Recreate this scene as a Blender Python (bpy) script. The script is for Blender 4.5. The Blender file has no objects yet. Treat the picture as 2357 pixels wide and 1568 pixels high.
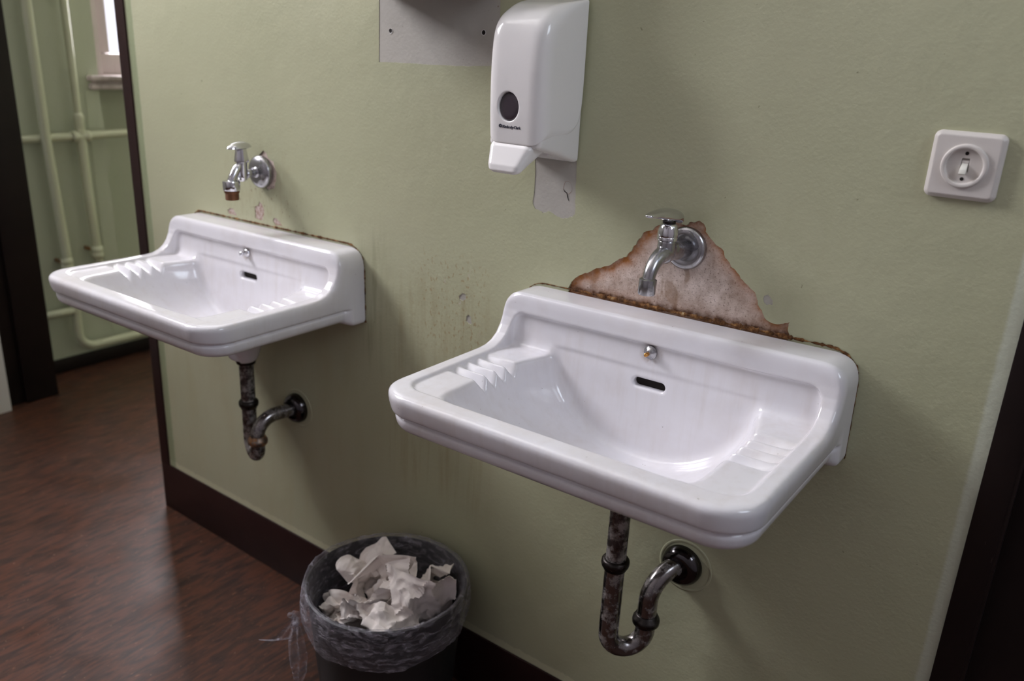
import bpy, bmesh, math, random
import numpy as np
from mathutils import Vector, Matrix, noise
from mathutils.geometry import delaunay_2d_cdt

SC = bpy.context.scene
COL = SC.collection
PI = math.pi
random.seed(7)

# ------------------------------------------------------------------ camera
cam_d = bpy.data.cameras.new('camera')
cam = bpy.data.objects.new('camera', cam_d)
COL.objects.link(cam)
cam_d.sensor_width = 36.0
cam_d.lens = 29.41
cam_d.clip_start = 0.02
RX = Vector((0.79952975, 0.59885111, 0.04614679))
UP = Vector((-0.23414312, 0.24000789, 0.94211104))
FW = Vector((-0.55310865, 0.76405075, -0.33211032))
m = Matrix((RX, UP, -FW)).transposed().to_4x4()
m.translation = Vector((0, -1.13, 1.288))
cam.matrix_world = m
cam_d.dof.use_dof = True
cam_d.dof.focus_distance = 1.2
cam_d.dof.aperture_fstop = 4.0
SC.camera = cam

# ------------------------------------------------------------------ world, lights, exposure
SC.view_settings.view_transform = 'Standard'
SC.view_settings.look = 'None'
SC.view_settings.gamma = 1.0
SC.view_settings.use_curve_mapping = False
SC.view_settings.exposure = 0.0
SC.cycles.use_denoising = True
SC.cycles.max_bounces = 8
SC.cycles.diffuse_bounces = 5
SC.cycles.glossy_bounces = 4
SC.cycles.transparent_max_bounces = 12
SC.cycles.caustics_reflective = False
SC.cycles.caustics_refractive = False

world = bpy.data.worlds.new('World')
SC.world = world
world.use_nodes = True
wn = world.node_tree.nodes
wn['Background'].inputs['Color'].default_value = (0.93, 0.92, 1.0, 1)
wn['Background'].inputs['Strength'].default_value = 1.4

def area(name, loc, rot, sx, sy, power, color):
    l = bpy.data.lights.new(name, 'AREA')
    l.shape = 'RECTANGLE'; l.size = sx; l.size_y = sy
    l.energy = power; l.color = color
    o = bpy.data.objects.new(name, l); COL.objects.link(o)
    o.location = loc; o.rotation_euler = rot
    return o
# daylight standing in the window openings (left wall, rear wall, far room)
area('daylight_left', (-3.12, -0.85, 2.62), (0, -PI/2, 0), 1.2, 0.95, 168, (0.98, 0.97, 1.03))
area('daylight_right', (1.40, -0.62, 2.55), (0, PI/2, 0), 1.1, 0.8, 22, (0.76, 0.88, 1.0))
area('daylight_far', (-3.45, 1.25, 1.75), (0, -PI/2, 0), 1.3, 1.3, 140, (1.0, 0.95, 0.98))

# ------------------------------------------------------------------ tagging and mesh helpers
def tag(o, label=None, cat=None, group=None, kind=None):
    if label: o['label'] = label
    if cat: o['category'] = cat
    if group: o['group'] = group
    if kind: o['kind'] = kind
    return o

def empty(name, loc=(0, 0, 0)):
    o = bpy.data.objects.new(name, None); COL.objects.link(o)
    o.location = loc; o.empty_display_size = 0.05
    return o

class MB:
    """collects pieces of one part"""
    def __init__(s): s.v = []; s.f = []
    def add(s, v, f):
        n = len(s.v); s.v += [tuple(p) for p in v]; s.f += [tuple(i + n for i in q) for q in f]; return s
    def box(s, a, b):
        x0, y0, z0 = a; x1, y1, z1 = b
        v = [(x0,y0,z0),(x1,y0,z0),(x1,y1,z0),(x0,y1,z0),(x0,y0,z1),(x1,y0,z1),(x1,y1,z1),(x0,y1,z1)]
        return s.add(v, [(0,3,2,1),(4,5,6,7),(0,1,5,4),(1,2,6,5),(2,3,7,6),(3,0,4,7)])
    def tube(s, path, rad, n=24, cap=True):
        P = [Vector(p) for p in path]
        if not hasattr(rad, '__len__'): rad = [rad] * len(P)
        T = []
        for i in range(len(P)):
            a = P[max(i-1, 0)]; b = P[min(i+1, len(P)-1)]
            T.append((b - a).normalized())
        ref = Vector((0, 0, 1)) if abs(T[0].z) < 0.9 else Vector((1, 0, 0))
        N = (ref - T[0] * ref.dot(T[0])).normalized()
        v = []; f = []
        for i in range(len(P)):
            if i: N = (N - T[i] * N.dot(T[i])).normalized()
            B = T[i].cross(N)
            for k in range(n):
                a = 2 * PI * k / n
                v.append(P[i] + (N * math.cos(a) + B * math.sin(a)) * rad[i])
        for i in range(len(P) - 1):
            for k in range(n):
                k2 = (k + 1) % n
                f.append((i*n+k, i*n+k2, (i+1)*n+k2, (i+1)*n+k))
        if cap:
            f.append(tuple(reversed(range(n)))); f.append(tuple((len(P)-1)*n + k for k in range(n)))
        return s.add(v, f)
    def lathe(s, prof, origin, axis, n=40):
        """prof: list of (r, h) along axis"""
        A = Vector(axis).normalized(); O = Vector(origin)
        ref = Vector((1, 0, 0)) if abs(A.x) < 0.9 else Vector((0, 0, 1))
        N = (ref - A * ref.dot(A)).normalized(); B = A.cross(N)
        v = []; f = []; rings = []
        for r, h in prof:
            if r < 1e-6:
                rings.append([len(v)]); v.append(O + A * h)
            else:
                st = len(v)
                for k in range(n):
                    a = 2 * PI * k / n
                    v.append(O + A * h + (N * math.cos(a) + B * math.sin(a)) * r)
                rings.append(list(range(st, st + n)))
        for a, b in zip(rings[:-1], rings[1:]):
            for k in range(n):
                k2 = (k + 1) % n
                if len(a) == 1 and len(b) == 1: continue
                if len(a) == 1: f.append((a[0], b[k2], b[k]))
                elif len(b) == 1: f.append((a[k], a[k2], b[0]))
                else: f.append((a[k], a[k2], b[k2], b[k]))
        return s.add(v, f)
    def build(s, name, mat, parent=None, smooth=40, bevel=0, segs=3, recalc=True):
        me = bpy.data.meshes.new(name)
        me.from_pydata(s.v, [], s.f)
        if recalc or bevel:
            bm = bmesh.new(); bm.from_mesh(me)
            bmesh.ops.recalc_face_normals(bm, faces=bm.faces)
            if bevel:
                ed = [e for e in bm.edges if e.is_manifold and e.calc_face_angle(0) > 0.6]
                bmesh.ops.bevel(bm, geom=ed, offset=bevel, segments=segs, profile=0.5, affect='EDGES', clamp_overlap=True)
            bm.to_mesh(me); bm.free()
        return link(name, me, mat, parent, smooth)

def link(name, me, mat, parent=None, smooth=40):
    if mat: me.materials.append(mat)
    if smooth:
        me.shade_smooth()
        if smooth < 180: me.set_sharp_from_angle(angle=math.radians(smooth))
    o = bpy.data.objects.new(name, me); COL.objects.link(o)
    if parent: o.parent = parent
    return o

def arc(c, r, a0, a1, ex, ey, n=10):
    c = Vector(c); ex = Vector(ex); ey = Vector(ey)
    return [c + ex * (r * math.cos(a0 + (a1-a0)*i/n)) + ey * (r * math.sin(a0 + (a1-a0)*i/n)) for i in range(n+1)]

def smooth_path(pts, n=8):
    P = [Vector(p) for p in pts]; out = []
    for i in range(len(P)-1):
        p0 = P[max(i-1,0)]; p1 = P[i]; p2 = P[i+1]; p3 = P[min(i+2, len(P)-1)]
        for k in range(n):
            t = k/n
            out.append(0.5*((2*p1) + (p2-p0)*t + (2*p0-5*p1+4*p2-p3)*t*t + (3*p1-p0-3*p2+p3)*t**3))
    out.append(P[-1]); return out

# ---- signed-distance modelling (numpy surface nets)
def smin(a, b, k):
    h = np.clip(0.5 + 0.5*(b - a)/k, 0, 1)
    return b*(1-h) + a*h - k*h*(1-h)
def smax(a, b, k): return -smin(-a, -b, k)
def sstep(a, b, x):
    t = np.clip((x - a)/(b - a), 0, 1); return t*t*(3-2*t)
def rbox2(x, y, hx, hy, r):
    qx = np.abs(x) - (hx - r); qy = np.abs(y) - (hy - r)
    return np.sqrt(np.maximum(qx,0)**2 + np.maximum(qy,0)**2) + np.minimum(np.maximum(qx,qy),0) - r
def polydist(x, y, P, closed=True):
    """unsigned distance to a polyline and inside mask (even-odd)"""
    d = np.full(x.shape, 1e9, np.float64); ins = np.zeros(x.shape, bool)
    n = len(P)
    for i in range(n if closed else n-1):
        ax, ay = P[i]; bx, by = P[(i+1) % n]
        ex, ey = bx-ax, by-ay
        t = np.clip(((x-ax)*ex + (y-ay)*ey)/(ex*ex+ey*ey+1e-12), 0, 1)
        d = np.minimum(d, (x-ax-t*ex)**2 + (y-ay-t*ey)**2)
        if closed:
            c = ((ay > y) != (by > y)) & (x < (bx-ax)*(y-ay)/(by-ay+1e-15) + ax)
            ins ^= c
    return np.sqrt(d), ins
def poly2(x, y, P):
    d, ins = polydist(x, y, P); return np.where(ins, -d, d)

def surface_nets(F, org, h, relax=2):
    F = F.astype(np.float32); S = F < 0
    s = np.zeros(tuple(n-1 for n in F.shape), np.uint8)
    offs = [(i,j,k) for i in (0,1) for j in (0,1) for k in (0,1)]
    sl = lambda o, n: slice(o, n-1+o)
    nx, ny, nz = F.shape
    for (i,j,k) in offs: s += S[sl(i,nx), sl(j,ny), sl(k,nz)]
    act = (s > 0) & (s < 8)
    idx = np.argwhere(act)
    val = np.stack([F[idx[:,0]+i, idx[:,1]+j, idx[:,2]+k] for (i,j,k) in offs], 1)
    acc = np.zeros((len(idx),3), np.float32); cnt = np.zeros(len(idx), np.float32)
    O = np.array(offs, np.float32)
    for a in range(8):
        for b in range(a+1, 8):
            if np.abs(O[a]-O[b]).sum() != 1: continue
            va, vb = val[:,a], val[:,b]; c = (va < 0) != (vb < 0)
            t = np.where(c, va/np.where(c, va-vb, 1), 0)[:,None]
            acc += np.where(c[:,None], O[a] + t*(O[b]-O[a]), 0); cnt += c
    V = idx + acc/cnt[:,None]
    ids = -np.ones(act.shape, np.int32); ids[act] = np.arange(len(idx))
    quads = []
    def em(D, inside, q):
        q = np.stack(q, 1); q[~inside] = q[~inside][:, ::-1]; quads.append(q)
    D = S[:-1,1:-1,1:-1] != S[1:,1:-1,1:-1]; i,j,k = np.nonzero(D); j += 1; k += 1
    em(D, S[i,j,k], [ids[i,j-1,k-1], ids[i,j,k-1], ids[i,j,k], ids[i,j-1,k]])
    D = S[1:-1,:-1,1:-1] != S[1:-1,1:,1:-1]; i,j,k = np.nonzero(D); i += 1; k += 1
    em(D, S[i,j,k], [ids[i-1,j,k-1], ids[i-1,j,k], ids[i,j,k], ids[i,j,k-1]])
    D = S[1:-1,1:-1,:-1] != S[1:-1,1:-1,1:]; i,j,k = np.nonzero(D); i += 1; j += 1
    em(D, S[i,j,k], [ids[i-1,j-1,k], ids[i,j-1,k], ids[i,j,k], ids[i-1,j,k]])
    Q = np.concatenate(quads)
    def tri(A, V):
        b = np.clip(np.floor(V).astype(int), 0, np.array(A.shape)-2); f = V - b; r = 0
        for (i,j,k) in offs:
            w = (f[:,0] if i else 1-f[:,0])*(f[:,1] if j else 1-f[:,1])*(f[:,2] if k else 1-f[:,2])
            r = r + w*A[b[:,0]+i, b[:,1]+j, b[:,2]+k]
        return r
    E2 = np.concatenate([Q[:,[0,1]], Q[:,[1,2]], Q[:,[2,3]], Q[:,[3,0]]])
    for it in range(relax):
        sm = np.zeros_like(V); c = np.bincount(E2[:,0], minlength=len(V)).astype(np.float32)
        for d in range(3): sm[:,d] = np.bincount(E2[:,0], V[E2[:,1],d], minlength=len(V))
        V = np.where(c[:,None] > 0, 0.45*V + 0.55*sm/np.maximum(c,1)[:,None], V)
        for _ in range(2):
            f0 = tri(F, V); e = 0.7
            g = np.stack([tri(F, V + np.array(d)*e) - tri(F, V - np.array(d)*e) for d in ((1,0,0),(0,1,0),(0,0,1))], 1)/(2*e)
            st = (f0/np.maximum((g*g).sum(1), 1e-12))[:,None]*g
            ln = np.sqrt((st*st).sum(1))[:,None]
            V = V - st*np.minimum(1, 0.6/np.maximum(ln,1e-9))
    return V*h + np.array(org), Q

def fast_mesh(name, V, Q):
    me = bpy.data.meshes.new(name)
    me.vertices.add(len(V)); me.vertices.foreach_set('co', np.ascontiguousarray(V, np.float32).ravel())
    me.loops.add(Q.size); me.loops.foreach_set('vertex_index', np.ascontiguousarray(Q, np.int32).ravel())
    me.polygons.add(len(Q)); me.polygons.foreach_set('loop_start', np.arange(0, Q.size, 4, dtype=np.int32))
    me.update(calc_edges=True); me.validate()
    return me

# ------------------------------------------------------------------ materials
def srgb(r, g, b):
    f = lambda c: (c/255/12.92) if c/255 <= 0.04045 else ((c/255+0.055)/1.055)**2.4
    return (f(r), f(g), f(b), 1)

class Mat:
    def __init__(s, name, base=(0.8,0.8,0.8,1), rough=0.5, metal=0.0, spec=0.5, coat=0.0):
        s.m = bpy.data.materials.new(name); s.m.use_nodes = True
        s.nt = s.m.node_tree; s.b = s.nt.nodes['Principled BSDF']; s.out = s.nt.nodes['Material Output']
        s.b.inputs['Base Color'].default_value = base
        s.b.inputs['Roughness'].default_value = rough
        s.b.inputs['Metallic'].default_value = metal
        s.b.inputs['Specular IOR Level'].default_value = spec
        s.b.inputs['Coat Weight'].default_value = coat
        s._co = None
    def n(s, t, **kw):
        nd = s.nt.nodes.new(t)
        for k, v in kw.items(): setattr(nd, k, v)
        return nd
    def l(s, a, b): s.nt.links.new(a, b)
    def co(s, scale=(1,1,1), loc=(0,0,0)):
        if s._co is None: s._co = s.n('ShaderNodeTexCoord').outputs['Object']
        mp = s.n('ShaderNodeMapping'); s.l(s._co, mp.inputs[0])
        mp.inputs['Scale'].default_value = scale; mp.inputs['Location'].default_value = loc
        return mp.outputs[0]
    def noise(s, scale, detail=3, rough=0.55, sc=(1,1,1), loc=(0,0,0), dist=0.0):
        t = s.n('ShaderNodeTexNoise'); s.l(s.co(sc, loc), t.inputs['Vector'])
        t.inputs['Scale'].default_value = scale; t.inputs['Detail'].default_value = detail
        t.inputs['Roughness'].default_value = rough; t.inputs['Distortion'].default_value = dist
        return t.outputs['Fac']
    def ramp(s, fac, *st):
        r = s.n('ShaderNodeValToRGB'); s.l(fac, r.inputs[0])
        el = r.color_ramp.elements
        while len(el) < len(st): el.new(0.5)
        for e, (p, c) in zip(el, st): e.position = p; e.color = c if hasattr(c, '__len__') else (c,c,c,1)
        return r.outputs[0]
    def mix(s, fac, a, b, mode='MIX'):
        x = s.n('ShaderNodeMix', data_type='RGBA', blend_type=mode)
        for sock, v in ((x.inputs[0], fac), (x.inputs[6], a), (x.inputs[7], b)):
            if hasattr(v, 'links'): s.l(v, sock)
            else: sock.default_value = v
        return x.outputs[2]
    def math(s, op, a, b=0.0, clamp=False):
        x = s.n('ShaderNodeMath', operation=op); x.use_clamp = clamp
        for sock, v in ((x.inputs[0], a), (x.inputs[1], b)):
            if hasattr(v, 'links'): s.l(v, sock)
            else: sock.default_value = v
        return x.outputs[0]
    def axis(s, i):
        if s._co is None: s._co = s.n('ShaderNodeTexCoord').outputs['Object']
        x = s.n('ShaderNodeSeparateXYZ'); s.l(s._co, x.inputs[0]); return x.outputs[i]
    def band(s, v, a, b, soft):
        """1 between a and b on value socket v, with soft edges"""
        def st(e0, e1):
            r = s.n('ShaderNodeMapRange', interpolation_type='SMOOTHSTEP'); s.l(v, r.inputs[0])
            r.inputs[1].default_value = e0; r.inputs[2].default_value = e1
            return r.outputs[0]
        return s.math('MULTIPLY', st(a-soft, a+soft), s.math('SUBTRACT', 1.0, st(b-soft, b+soft)))
    def color(s, c): s.l(c, s.b.inputs['Base Color']); return s
    def rough(s, c): s.l(c, s.b.inputs['Roughness']); return s
    def bump(s, h, strength=0.3, dist=0.001, prev=None):
        b = s.n('ShaderNodeBump'); s.l(h, b.inputs['Height'])
        b.inputs['Strength'].default_value = strength; b.inputs['Distance'].default_value = dist
        if prev: s.l(prev, b.inputs['Normal'])
        s.l(b.outputs[0], s.b.inputs['Normal']); return b.outputs[0]

def green_paint(name, base, light, stains=False):
    M = Mat(name, rough=0.36, spec=0.45)
    c = M.mix(M.ramp(M.noise(1.6, 3), (0.35, 0), (0.7, 1)), base, light)
    sp = M.ramp(M.noise(260, 2), (0.70, 0), (0.76, 1))
    c = M.mix(M.math('MULTIPLY', sp, 0.22), c, srgb(205, 205, 185))
    sp2 = M.ramp(M.noise(95, 2, loc=(3,1,2)), (0.735, 0), (0.76, 1))
    c = M.mix(M.math('MULTIPLY', sp2, 0.5), c, srgb(110, 100, 75))
    if stains:
        X, Z = M.axis(0), M.axis(2)
        wob = M.math('MULTIPLY', M.math('SUBTRACT', M.noise(60, 3), 0.5), 0.012)
        # cleaner strip over the skirting board, brush lines beside both casings
        zz = M.math('ADD', Z, wob)
        c = M.mix(M.math('MULTIPLY', M.band(zz, 0.0, 0.158, 0.0015), 0.75), c, srgb(205, 205, 172))
        xx = M.math('ADD', X, M.math('MULTIPLY', wob, 0.35))
        c = M.mix(M.math('MULTIPLY', M.band(xx, -1.970, -1.945, 0.003), 0.55), c, srgb(104, 122, 84))
        c = M.mix(M.math('MULTIPLY', M.band(xx, -0.086, -0.03, 0.003), 0.7), c, srgb(196, 202, 186))
        # water runs and rust specks between the basins and under the taps
        def run(x0, x1, z0, z1, amt, col, sx=120, sz=7):
            nonlocal c
            mk = M.math('MULTIPLY', M.band(X, x0, x1, 0.04), M.band(Z, z0, z1, 0.05))
            st = M.ramp(M.noise(1, 4, 0.65, sc=(sx, 1, sz), loc=(x0*3, 0, 0)), (0.46, 0), (0.72, 1))
            c = M.mix(M.math('MULTIPLY', M.math('MULTIPLY', mk, st), amt), c, col)
        def spots(x0, x1, z0, z1, th, amt, col, scale=140):
            nonlocal c
            mk = M.math('MULTIPLY', M.band(X, x0, x1, 0.03), M.band(Z, z0, z1, 0.03))
            st = M.ramp(M.noise(scale, 3, 0.6, sc=(1, 1, 0.6), loc=(z0, 0, x1)), (th, 0), (th+0.05, 1))
            c = M.mix(M.math('MULTIPLY', M.math('MULTIPLY', mk, st), amt), c, col)
        run(-1.12, -0.86, 0.42, 0.86, 0.40, srgb(146, 122, 84), 70, 5)
        spots(-1.05, -0.88, 0.74, 0.92, 0.575, 0.6, srgb(150, 120, 80), 150)
        spots(-1.0, -0.90, 0.78, 0.90, 0.63, 0.6, srgb(196, 188, 176), 60)
        run(-1.19, -1.14, 0.66, 0.94, 0.6, srgb(96, 84, 44), 60, 4)
        run(-1.95, -1.2, 0.12, 0.75, 0.18, srgb(160, 140, 92), 14, 3)
        run(-1.62, -1.40, 0.88, 1.06, 0.3, srgb(140, 116, 84), 90, 30)
        spots(-1.60, -1.36, 0.89, 1.0, 0.62, 0.6, srgb(120, 92, 70), 120)
        run(-0.62, -0.30, 0.92, 1.1, 0.12, srgb(126, 118, 74), 30, 20)
        run(-0.86, -0.70, 1.12, 1.36, 0.4, srgb(150, 138, 84), 20, 6)
    M.color(c)
    h1 = M.noise(170, 3, 0.5)
    n1 = M.bump(h1, 0.35, 0.0012)
    M.bump(M.noise(26, 3), 0.25, 0.004, n1)
    return M.m

m_wall = green_paint('sage_green_gloss_paint', srgb(172, 173, 142), srgb(182, 182, 152), True)
m_wall2 = green_paint('sage_green_paint_next_room', srgb(180, 186, 166), srgb(188, 193, 174))
m_pipe_green = Mat('green_painted_pipe', srgb(204, 208, 182), 0.3).m

def mk_plaster():
    M = Mat('bare_plaster', rough=0.9, spec=0.2)
    c = M.mix(M.ramp(M.noise(38, 5, 0.65), (0.36, 0), (0.70, 1)), srgb(224, 208, 198), srgb(168, 147, 132))
    c = M.mix(M.math('MULTIPLY', M.ramp(M.noise(330, 3), (0.57, 0), (0.68, 1)), 0.65), c, srgb(112, 92, 80))
    c = M.mix(M.math('MULTIPLY', M.ramp(M.noise(24, 3, sc=(1,1,0.5), loc=(5,2,1)), (0.60, 0), (0.64, 1)), 0.55), c, srgb(140, 112, 88))
    at = M.n('ShaderNodeAttribute', attribute_name='rust')
    r = M.math('MULTIPLY', at.outputs['Fac'], M.ramp(M.noise(60, 4, 0.6, loc=(1,1,1)), (0.3, 0.35), (0.62, 1)), True)
    c = M.mix(r, c, srgb(172, 112, 62))
    at2 = M.n('ShaderNodeAttribute', attribute_name='damp')
    r2 = M.math('MULTIPLY', at2.outputs['Fac'], M.ramp(M.noise(90, 4, 0.6, loc=(4,1,1)), (0.32, 0.3), (0.6, 1)), True)
    c = M.mix(r2, c, srgb(88, 54, 28))
    M.color(c)
    M.bump(M.noise(210, 5, 0.6), 0.5, 0.002)
    return M.m
m_plaster = mk_plaster()

def mk_greycoat():
    M = Mat('old_grey_wall_coat', rough=0.42, spec=0.4)
    c = M.mix(M.ramp(M.noise(6, 3), (0.35, 0), (0.7, 1)), srgb(172, 168, 160), srgb(184, 180, 170))
    c = M.mix(M.math('MULTIPLY', M.ramp(M.noise(120, 2), (0.72, 0), (0.75, 1)), 0.6), c, srgb(120, 96, 72))
    M.color(c); n1 = M.bump(M.noise(170, 3, 0.5), 0.3, 0.0012); M.bump(M.noise(26, 3), 0.2, 0.004, n1)
    return M.m
m_grey = mk_greycoat()

def mk_pinkish():
    M = Mat('chipped_paint_undercoat', rough=0.8, spec=0.2)
    c = M.mix(M.ramp(M.noise(140, 4), (0.4, 0), (0.65, 1)), srgb(190, 174, 166), srgb(150, 122, 104))
    M.color(c); M.bump(M.noise(200, 4), 0.4, 0.002); return M.m
m_chip = mk_pinkish()

def mk_ceramic():
    M = Mat('white_glazed_ceramic', rough=0.13, spec=0.5, coat=0.3)
    M.b.inputs['Coat Roughness'].default_value = 0.05
    c = M.mix(M.ramp(M.noise(9, 4, 0.6), (0.45, 0), (0.8, 1)), srgb(219, 217, 221), srgb(208, 203, 203))
    c = M.mix(M.math('MULTIPLY', M.ramp(M.noise(150, 2), (0.765, 0), (0.78, 1)), 0.5), c, srgb(120, 110, 100))
    # faint lime and dirt runs inside the basin
    st = M.ramp(M.noise(1, 3, 0.6, sc=(60, 60, 3)), (0.5, 0), (0.8, 1))
    c = M.mix(M.math('MULTIPLY', M.math('MULTIPLY', st, M.band(M.axis(2), -0.21, -0.04, 0.02)), 0.16), c, srgb(176, 160, 140))
    X, Z = M.axis(0), M.axis(2)
    rr = M.math('SQRT', M.math('ADD', M.math('POWER', X, 2.0), M.math('POWER', M.math('ADD', Z, 0.05), 2.0)))
    k = M.math('MULTIPLY', M.band(rr, 0.0, 0.017, 0.005), M.ramp(M.noise(90, 3), (0.35, 0), (0.65, 0.5)))
    c = M.mix(k, c, srgb(150, 128, 110))
    M.color(c); M.rough(M.ramp(M.noise(18, 3), (0.3, 0.10), (0.7, 0.2)))
    return M.m
m_ceramic = mk_ceramic()

def mk_grime():
    M = Mat('brown_grime_joint', rough=0.85, spec=0.2)
    c = M.ramp(M.noise(90, 5, 0.65), (0.34, srgb(52, 34, 20)), (0.52, srgb(104, 70, 40)), (0.64, srgb(150, 112, 70)), (0.74, srgb(204, 188, 150)))
    M.color(c); M.bump(M.noise(300, 4), 0.6, 0.002); return M.m
m_grime = mk_grime()

def mk_chrome(name, base, r0, r1, dirt=None, amt=0.0, th=0.55, fs=55):
    M = Mat(name, base, 0.1, 1.0)
    n = M.noise(70, 5, 0.65)
    M.rough(M.ramp(n, (0.35, r0), (0.75, r1)))
    if dirt:
        k = M.math('MULTIPLY', M.ramp(M.noise(fs, 5, 0.7, loc=(2,5,1)), (th, 0), (th+0.14, 1)), amt)
        M.color(M.mix(k, base, dirt))
        M.l(M.math('SUBTRACT', 1.0, k), M.b.inputs['Metallic'])
    return M.m
m_chrome = mk_chrome('polished_chrome', srgb(214, 214, 218), 0.04, 0.10)
m_chrome_dull = mk_chrome('limescaled_chrome', srgb(168, 167, 170), 0.20, 0.30, srgb(150, 144, 138), 0.45, 0.56, 28)
m_pipe = mk_chrome('tarnished_drain_pipe', srgb(96, 92, 92), 0.2, 0.5, srgb(158, 153, 148), 0.85, 0.44)
m_pipe_bare = mk_chrome('worn_chrome_pipe', srgb(132, 127, 126), 0.14, 0.35, srgb(138, 132, 126), 0.8, 0.49)
m_pipe_dark = mk_chrome('dark_pipe_collar', srgb(58, 54, 52), 0.25, 0.5, srgb(74, 66, 60), 0.7, 0.55)
m_pipe_rust = mk_chrome('rusted_pipe_collar', srgb(130, 118, 108), 0.3, 0.5, srgb(164, 108, 48), 0.95, 0.42)
m_brass = Mat('brown_threaded_brass', srgb(104, 66, 40), 0.45, 0.6).m
m_gold = Mat('worn_brass_pin', srgb(206, 150, 84), 0.25, 1.0).m
m_black_hole = Mat('dark_hole_shade', srgb(26, 19, 14), 0.9).m  # near-black brown painted in for the shade inside holes
m_plastic = Mat('white_gloss_plastic', srgb(226, 223, 221), 0.16, 0, 0.5, 0.15).m
m_plastic_grey = Mat('white_satin_plastic', srgb(218, 215, 212), 0.3).m
m_window_dark = Mat('smoked_plastic_window', srgb(66, 58, 64), 0.12).m
m_ink = Mat('dark_blue_ink', srgb(50, 50, 66), 0.5).m
m_switch = Mat('aged_white_bakelite', srgb(206, 200, 194), 0.42).m
m_switch_lever = Mat('white_switch_lever', srgb(220, 218, 208), 0.35).m

def mk_darktrim(name, a, b):
    M = Mat(name, rough=0.40, spec=0.22)
    c = M.mix(M.ramp(M.noise(7, 4), (0.35, 0), (0.7, 1)), a, b)
    sc = M.ramp(M.noise(1, 3, sc=(240, 240, 22)), (0.735, 0), (0.75, 1))
    c = M.mix(M.math('MULTIPLY', sc, 0.35), c, srgb(120, 104, 94))
    M.color(c); M.bump(M.noise(60, 3), 0.15, 0.001); return M.m
m_trim = mk_darktrim('dark_maroon_gloss_paint', srgb(36, 18, 17), srgb(42, 23, 21))
m_trim2 = mk_darktrim('near_black_shaded_brown_paint', srgb(26, 19, 18), srgb(32, 24, 22))  # brown trim paint; darkness over the right-hand casing is put into its colour

def mk_floor():
    M = Mat('red_brown_marbled_linoleum', rough=0.4, spec=0.26)
    b = M.noise(1, 4, 0.62, sc=(70, 13, 1), dist=0.6)
    c = M.ramp(b, (0.30, srgb(44, 32, 28)), (0.46, srgb(66, 45, 36)), (0.60, srgb(88, 54, 40)), (0.75, srgb(74, 48, 38)))
    c = M.mix(M.math('MULTIPLY', M.ramp(M.noise(1, 3, sc=(150, 34, 1), loc=(7,3,0)), (0.66, 0), (0.74, 1)), 0.7), c, srgb(154, 106, 80))
    c = M.mix(M.math('MULTIPLY', M.ramp(M.noise(1, 2, sc=(190, 70, 1), loc=(1,9,0)), (0.725, 0), (0.76, 1)), 0.8), c, srgb(186, 150, 120))
    c = M.mix(M.ramp(M.noise(1, 4, 0.6, sc=(90, 16, 1), loc=(4,4,0)), (0.50, 0), (0.72, 0.6)), c, srgb(48, 38, 36))
    M.color(c); M.rough(M.ramp(M.noise(7, 4), (0.3, 0.30), (0.7, 0.46)))
    M.bump(M.noise(120, 3), 0.12, 0.001); return M.m
m_floor = mk_floor()
m_rear_wall = Mat('grey_upper_wall_paint', srgb(158, 153, 158), 0.6).m
m_white_wall = Mat('white_wall_paint', srgb(206, 203, 198), 0.5).m
m_ceiling = Mat('white_ceiling_paint', srgb(226, 224, 218), 0.8).m
def mk_frame():
    M = Mat('weathered_white_window_paint', rough=0.45)
    M.color(M.mix(M.ramp(M.noise(14, 4, sc=(1,1,0.25)), (0.5, 0), (0.75, 1)), srgb(206, 194, 194), srgb(150, 138, 134))); return M.m
m_frame = mk_frame()

def mk_glass():
    M = Mat('window_glass'); nt = M.nt
    t = M.n('ShaderNodeBsdfTransparent'); g = M.n('ShaderNodeBsdfGlossy'); g.inputs['Roughness'].default_value = 0.02
    lw = M.n('ShaderNodeLayerWeight'); lw.inputs['Blend'].default_value = 0.5; mx = M.n('ShaderNodeMixShader')
    t.inputs['Color'].default_value = (0.97, 0.97, 0.98, 1)
    M.l(M.math('ADD', M.math('MULTIPLY', M.math('POWER', lw.outputs['Facing'], 5.0), 0.6), 0.03), mx.inputs[0]); M.l(t.outputs[0], mx.inputs[1]); M.l(g.outputs[0], mx.inputs[2]); M.l(mx.outputs[0], M.out.inputs[0])
    return M.m
m_glass = mk_glass()
m_bin = Mat('black_matte_plastic', srgb(27, 26, 26), 0.5).m
def mk_liner():
    M = Mat('clear_plastic_film', srgb(178, 174, 184), 0.18, 0, 1.0)
    tr = M.n('ShaderNodeBsdfTransparent'); mx = M.n('ShaderNodeMixShader')
    lw = M.n('ShaderNodeLayerWeight'); lw.inputs['Blend'].default_value = 0.5
    n = M.noise(1, 4, 0.62, sc=(30, 30, 75), dist=1.4)
    k = M.math('ADD', M.math('MULTIPLY', M.ramp(n, (0.46, 0), (0.66, 1)), 0.42), M.math('MULTIPLY', M.math('POWER', lw.outputs['Facing'], 2.0), 0.40))
    k = M.math('ADD', k, 0.08, True)
    M.l(k, mx.inputs[0]); M.l(tr.outputs[0], mx.inputs[1]); M.l(M.b.outputs[0], mx.inputs[2]); M.l(mx.outputs[0], M.out.inputs[0])
    M.bump(M.noise(1, 4, 0.6, sc=(40, 40, 100), dist=1.5), 0.9, 0.006); return M.m
m_liner = mk_liner()
def mk_tissue():
    M = Mat('soft_white_paper', rough=0.9, spec=0.1)
    M.b.inputs['Subsurface Weight'].default_value = 0.0
    M.color(M.mix(M.noise(30, 3), srgb(232, 222, 216), srgb(240, 233, 228)))
    M.bump(M.noise(420, 2), 0.25, 0.0006); return M.m
m_tissue = mk_tissue()

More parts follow.
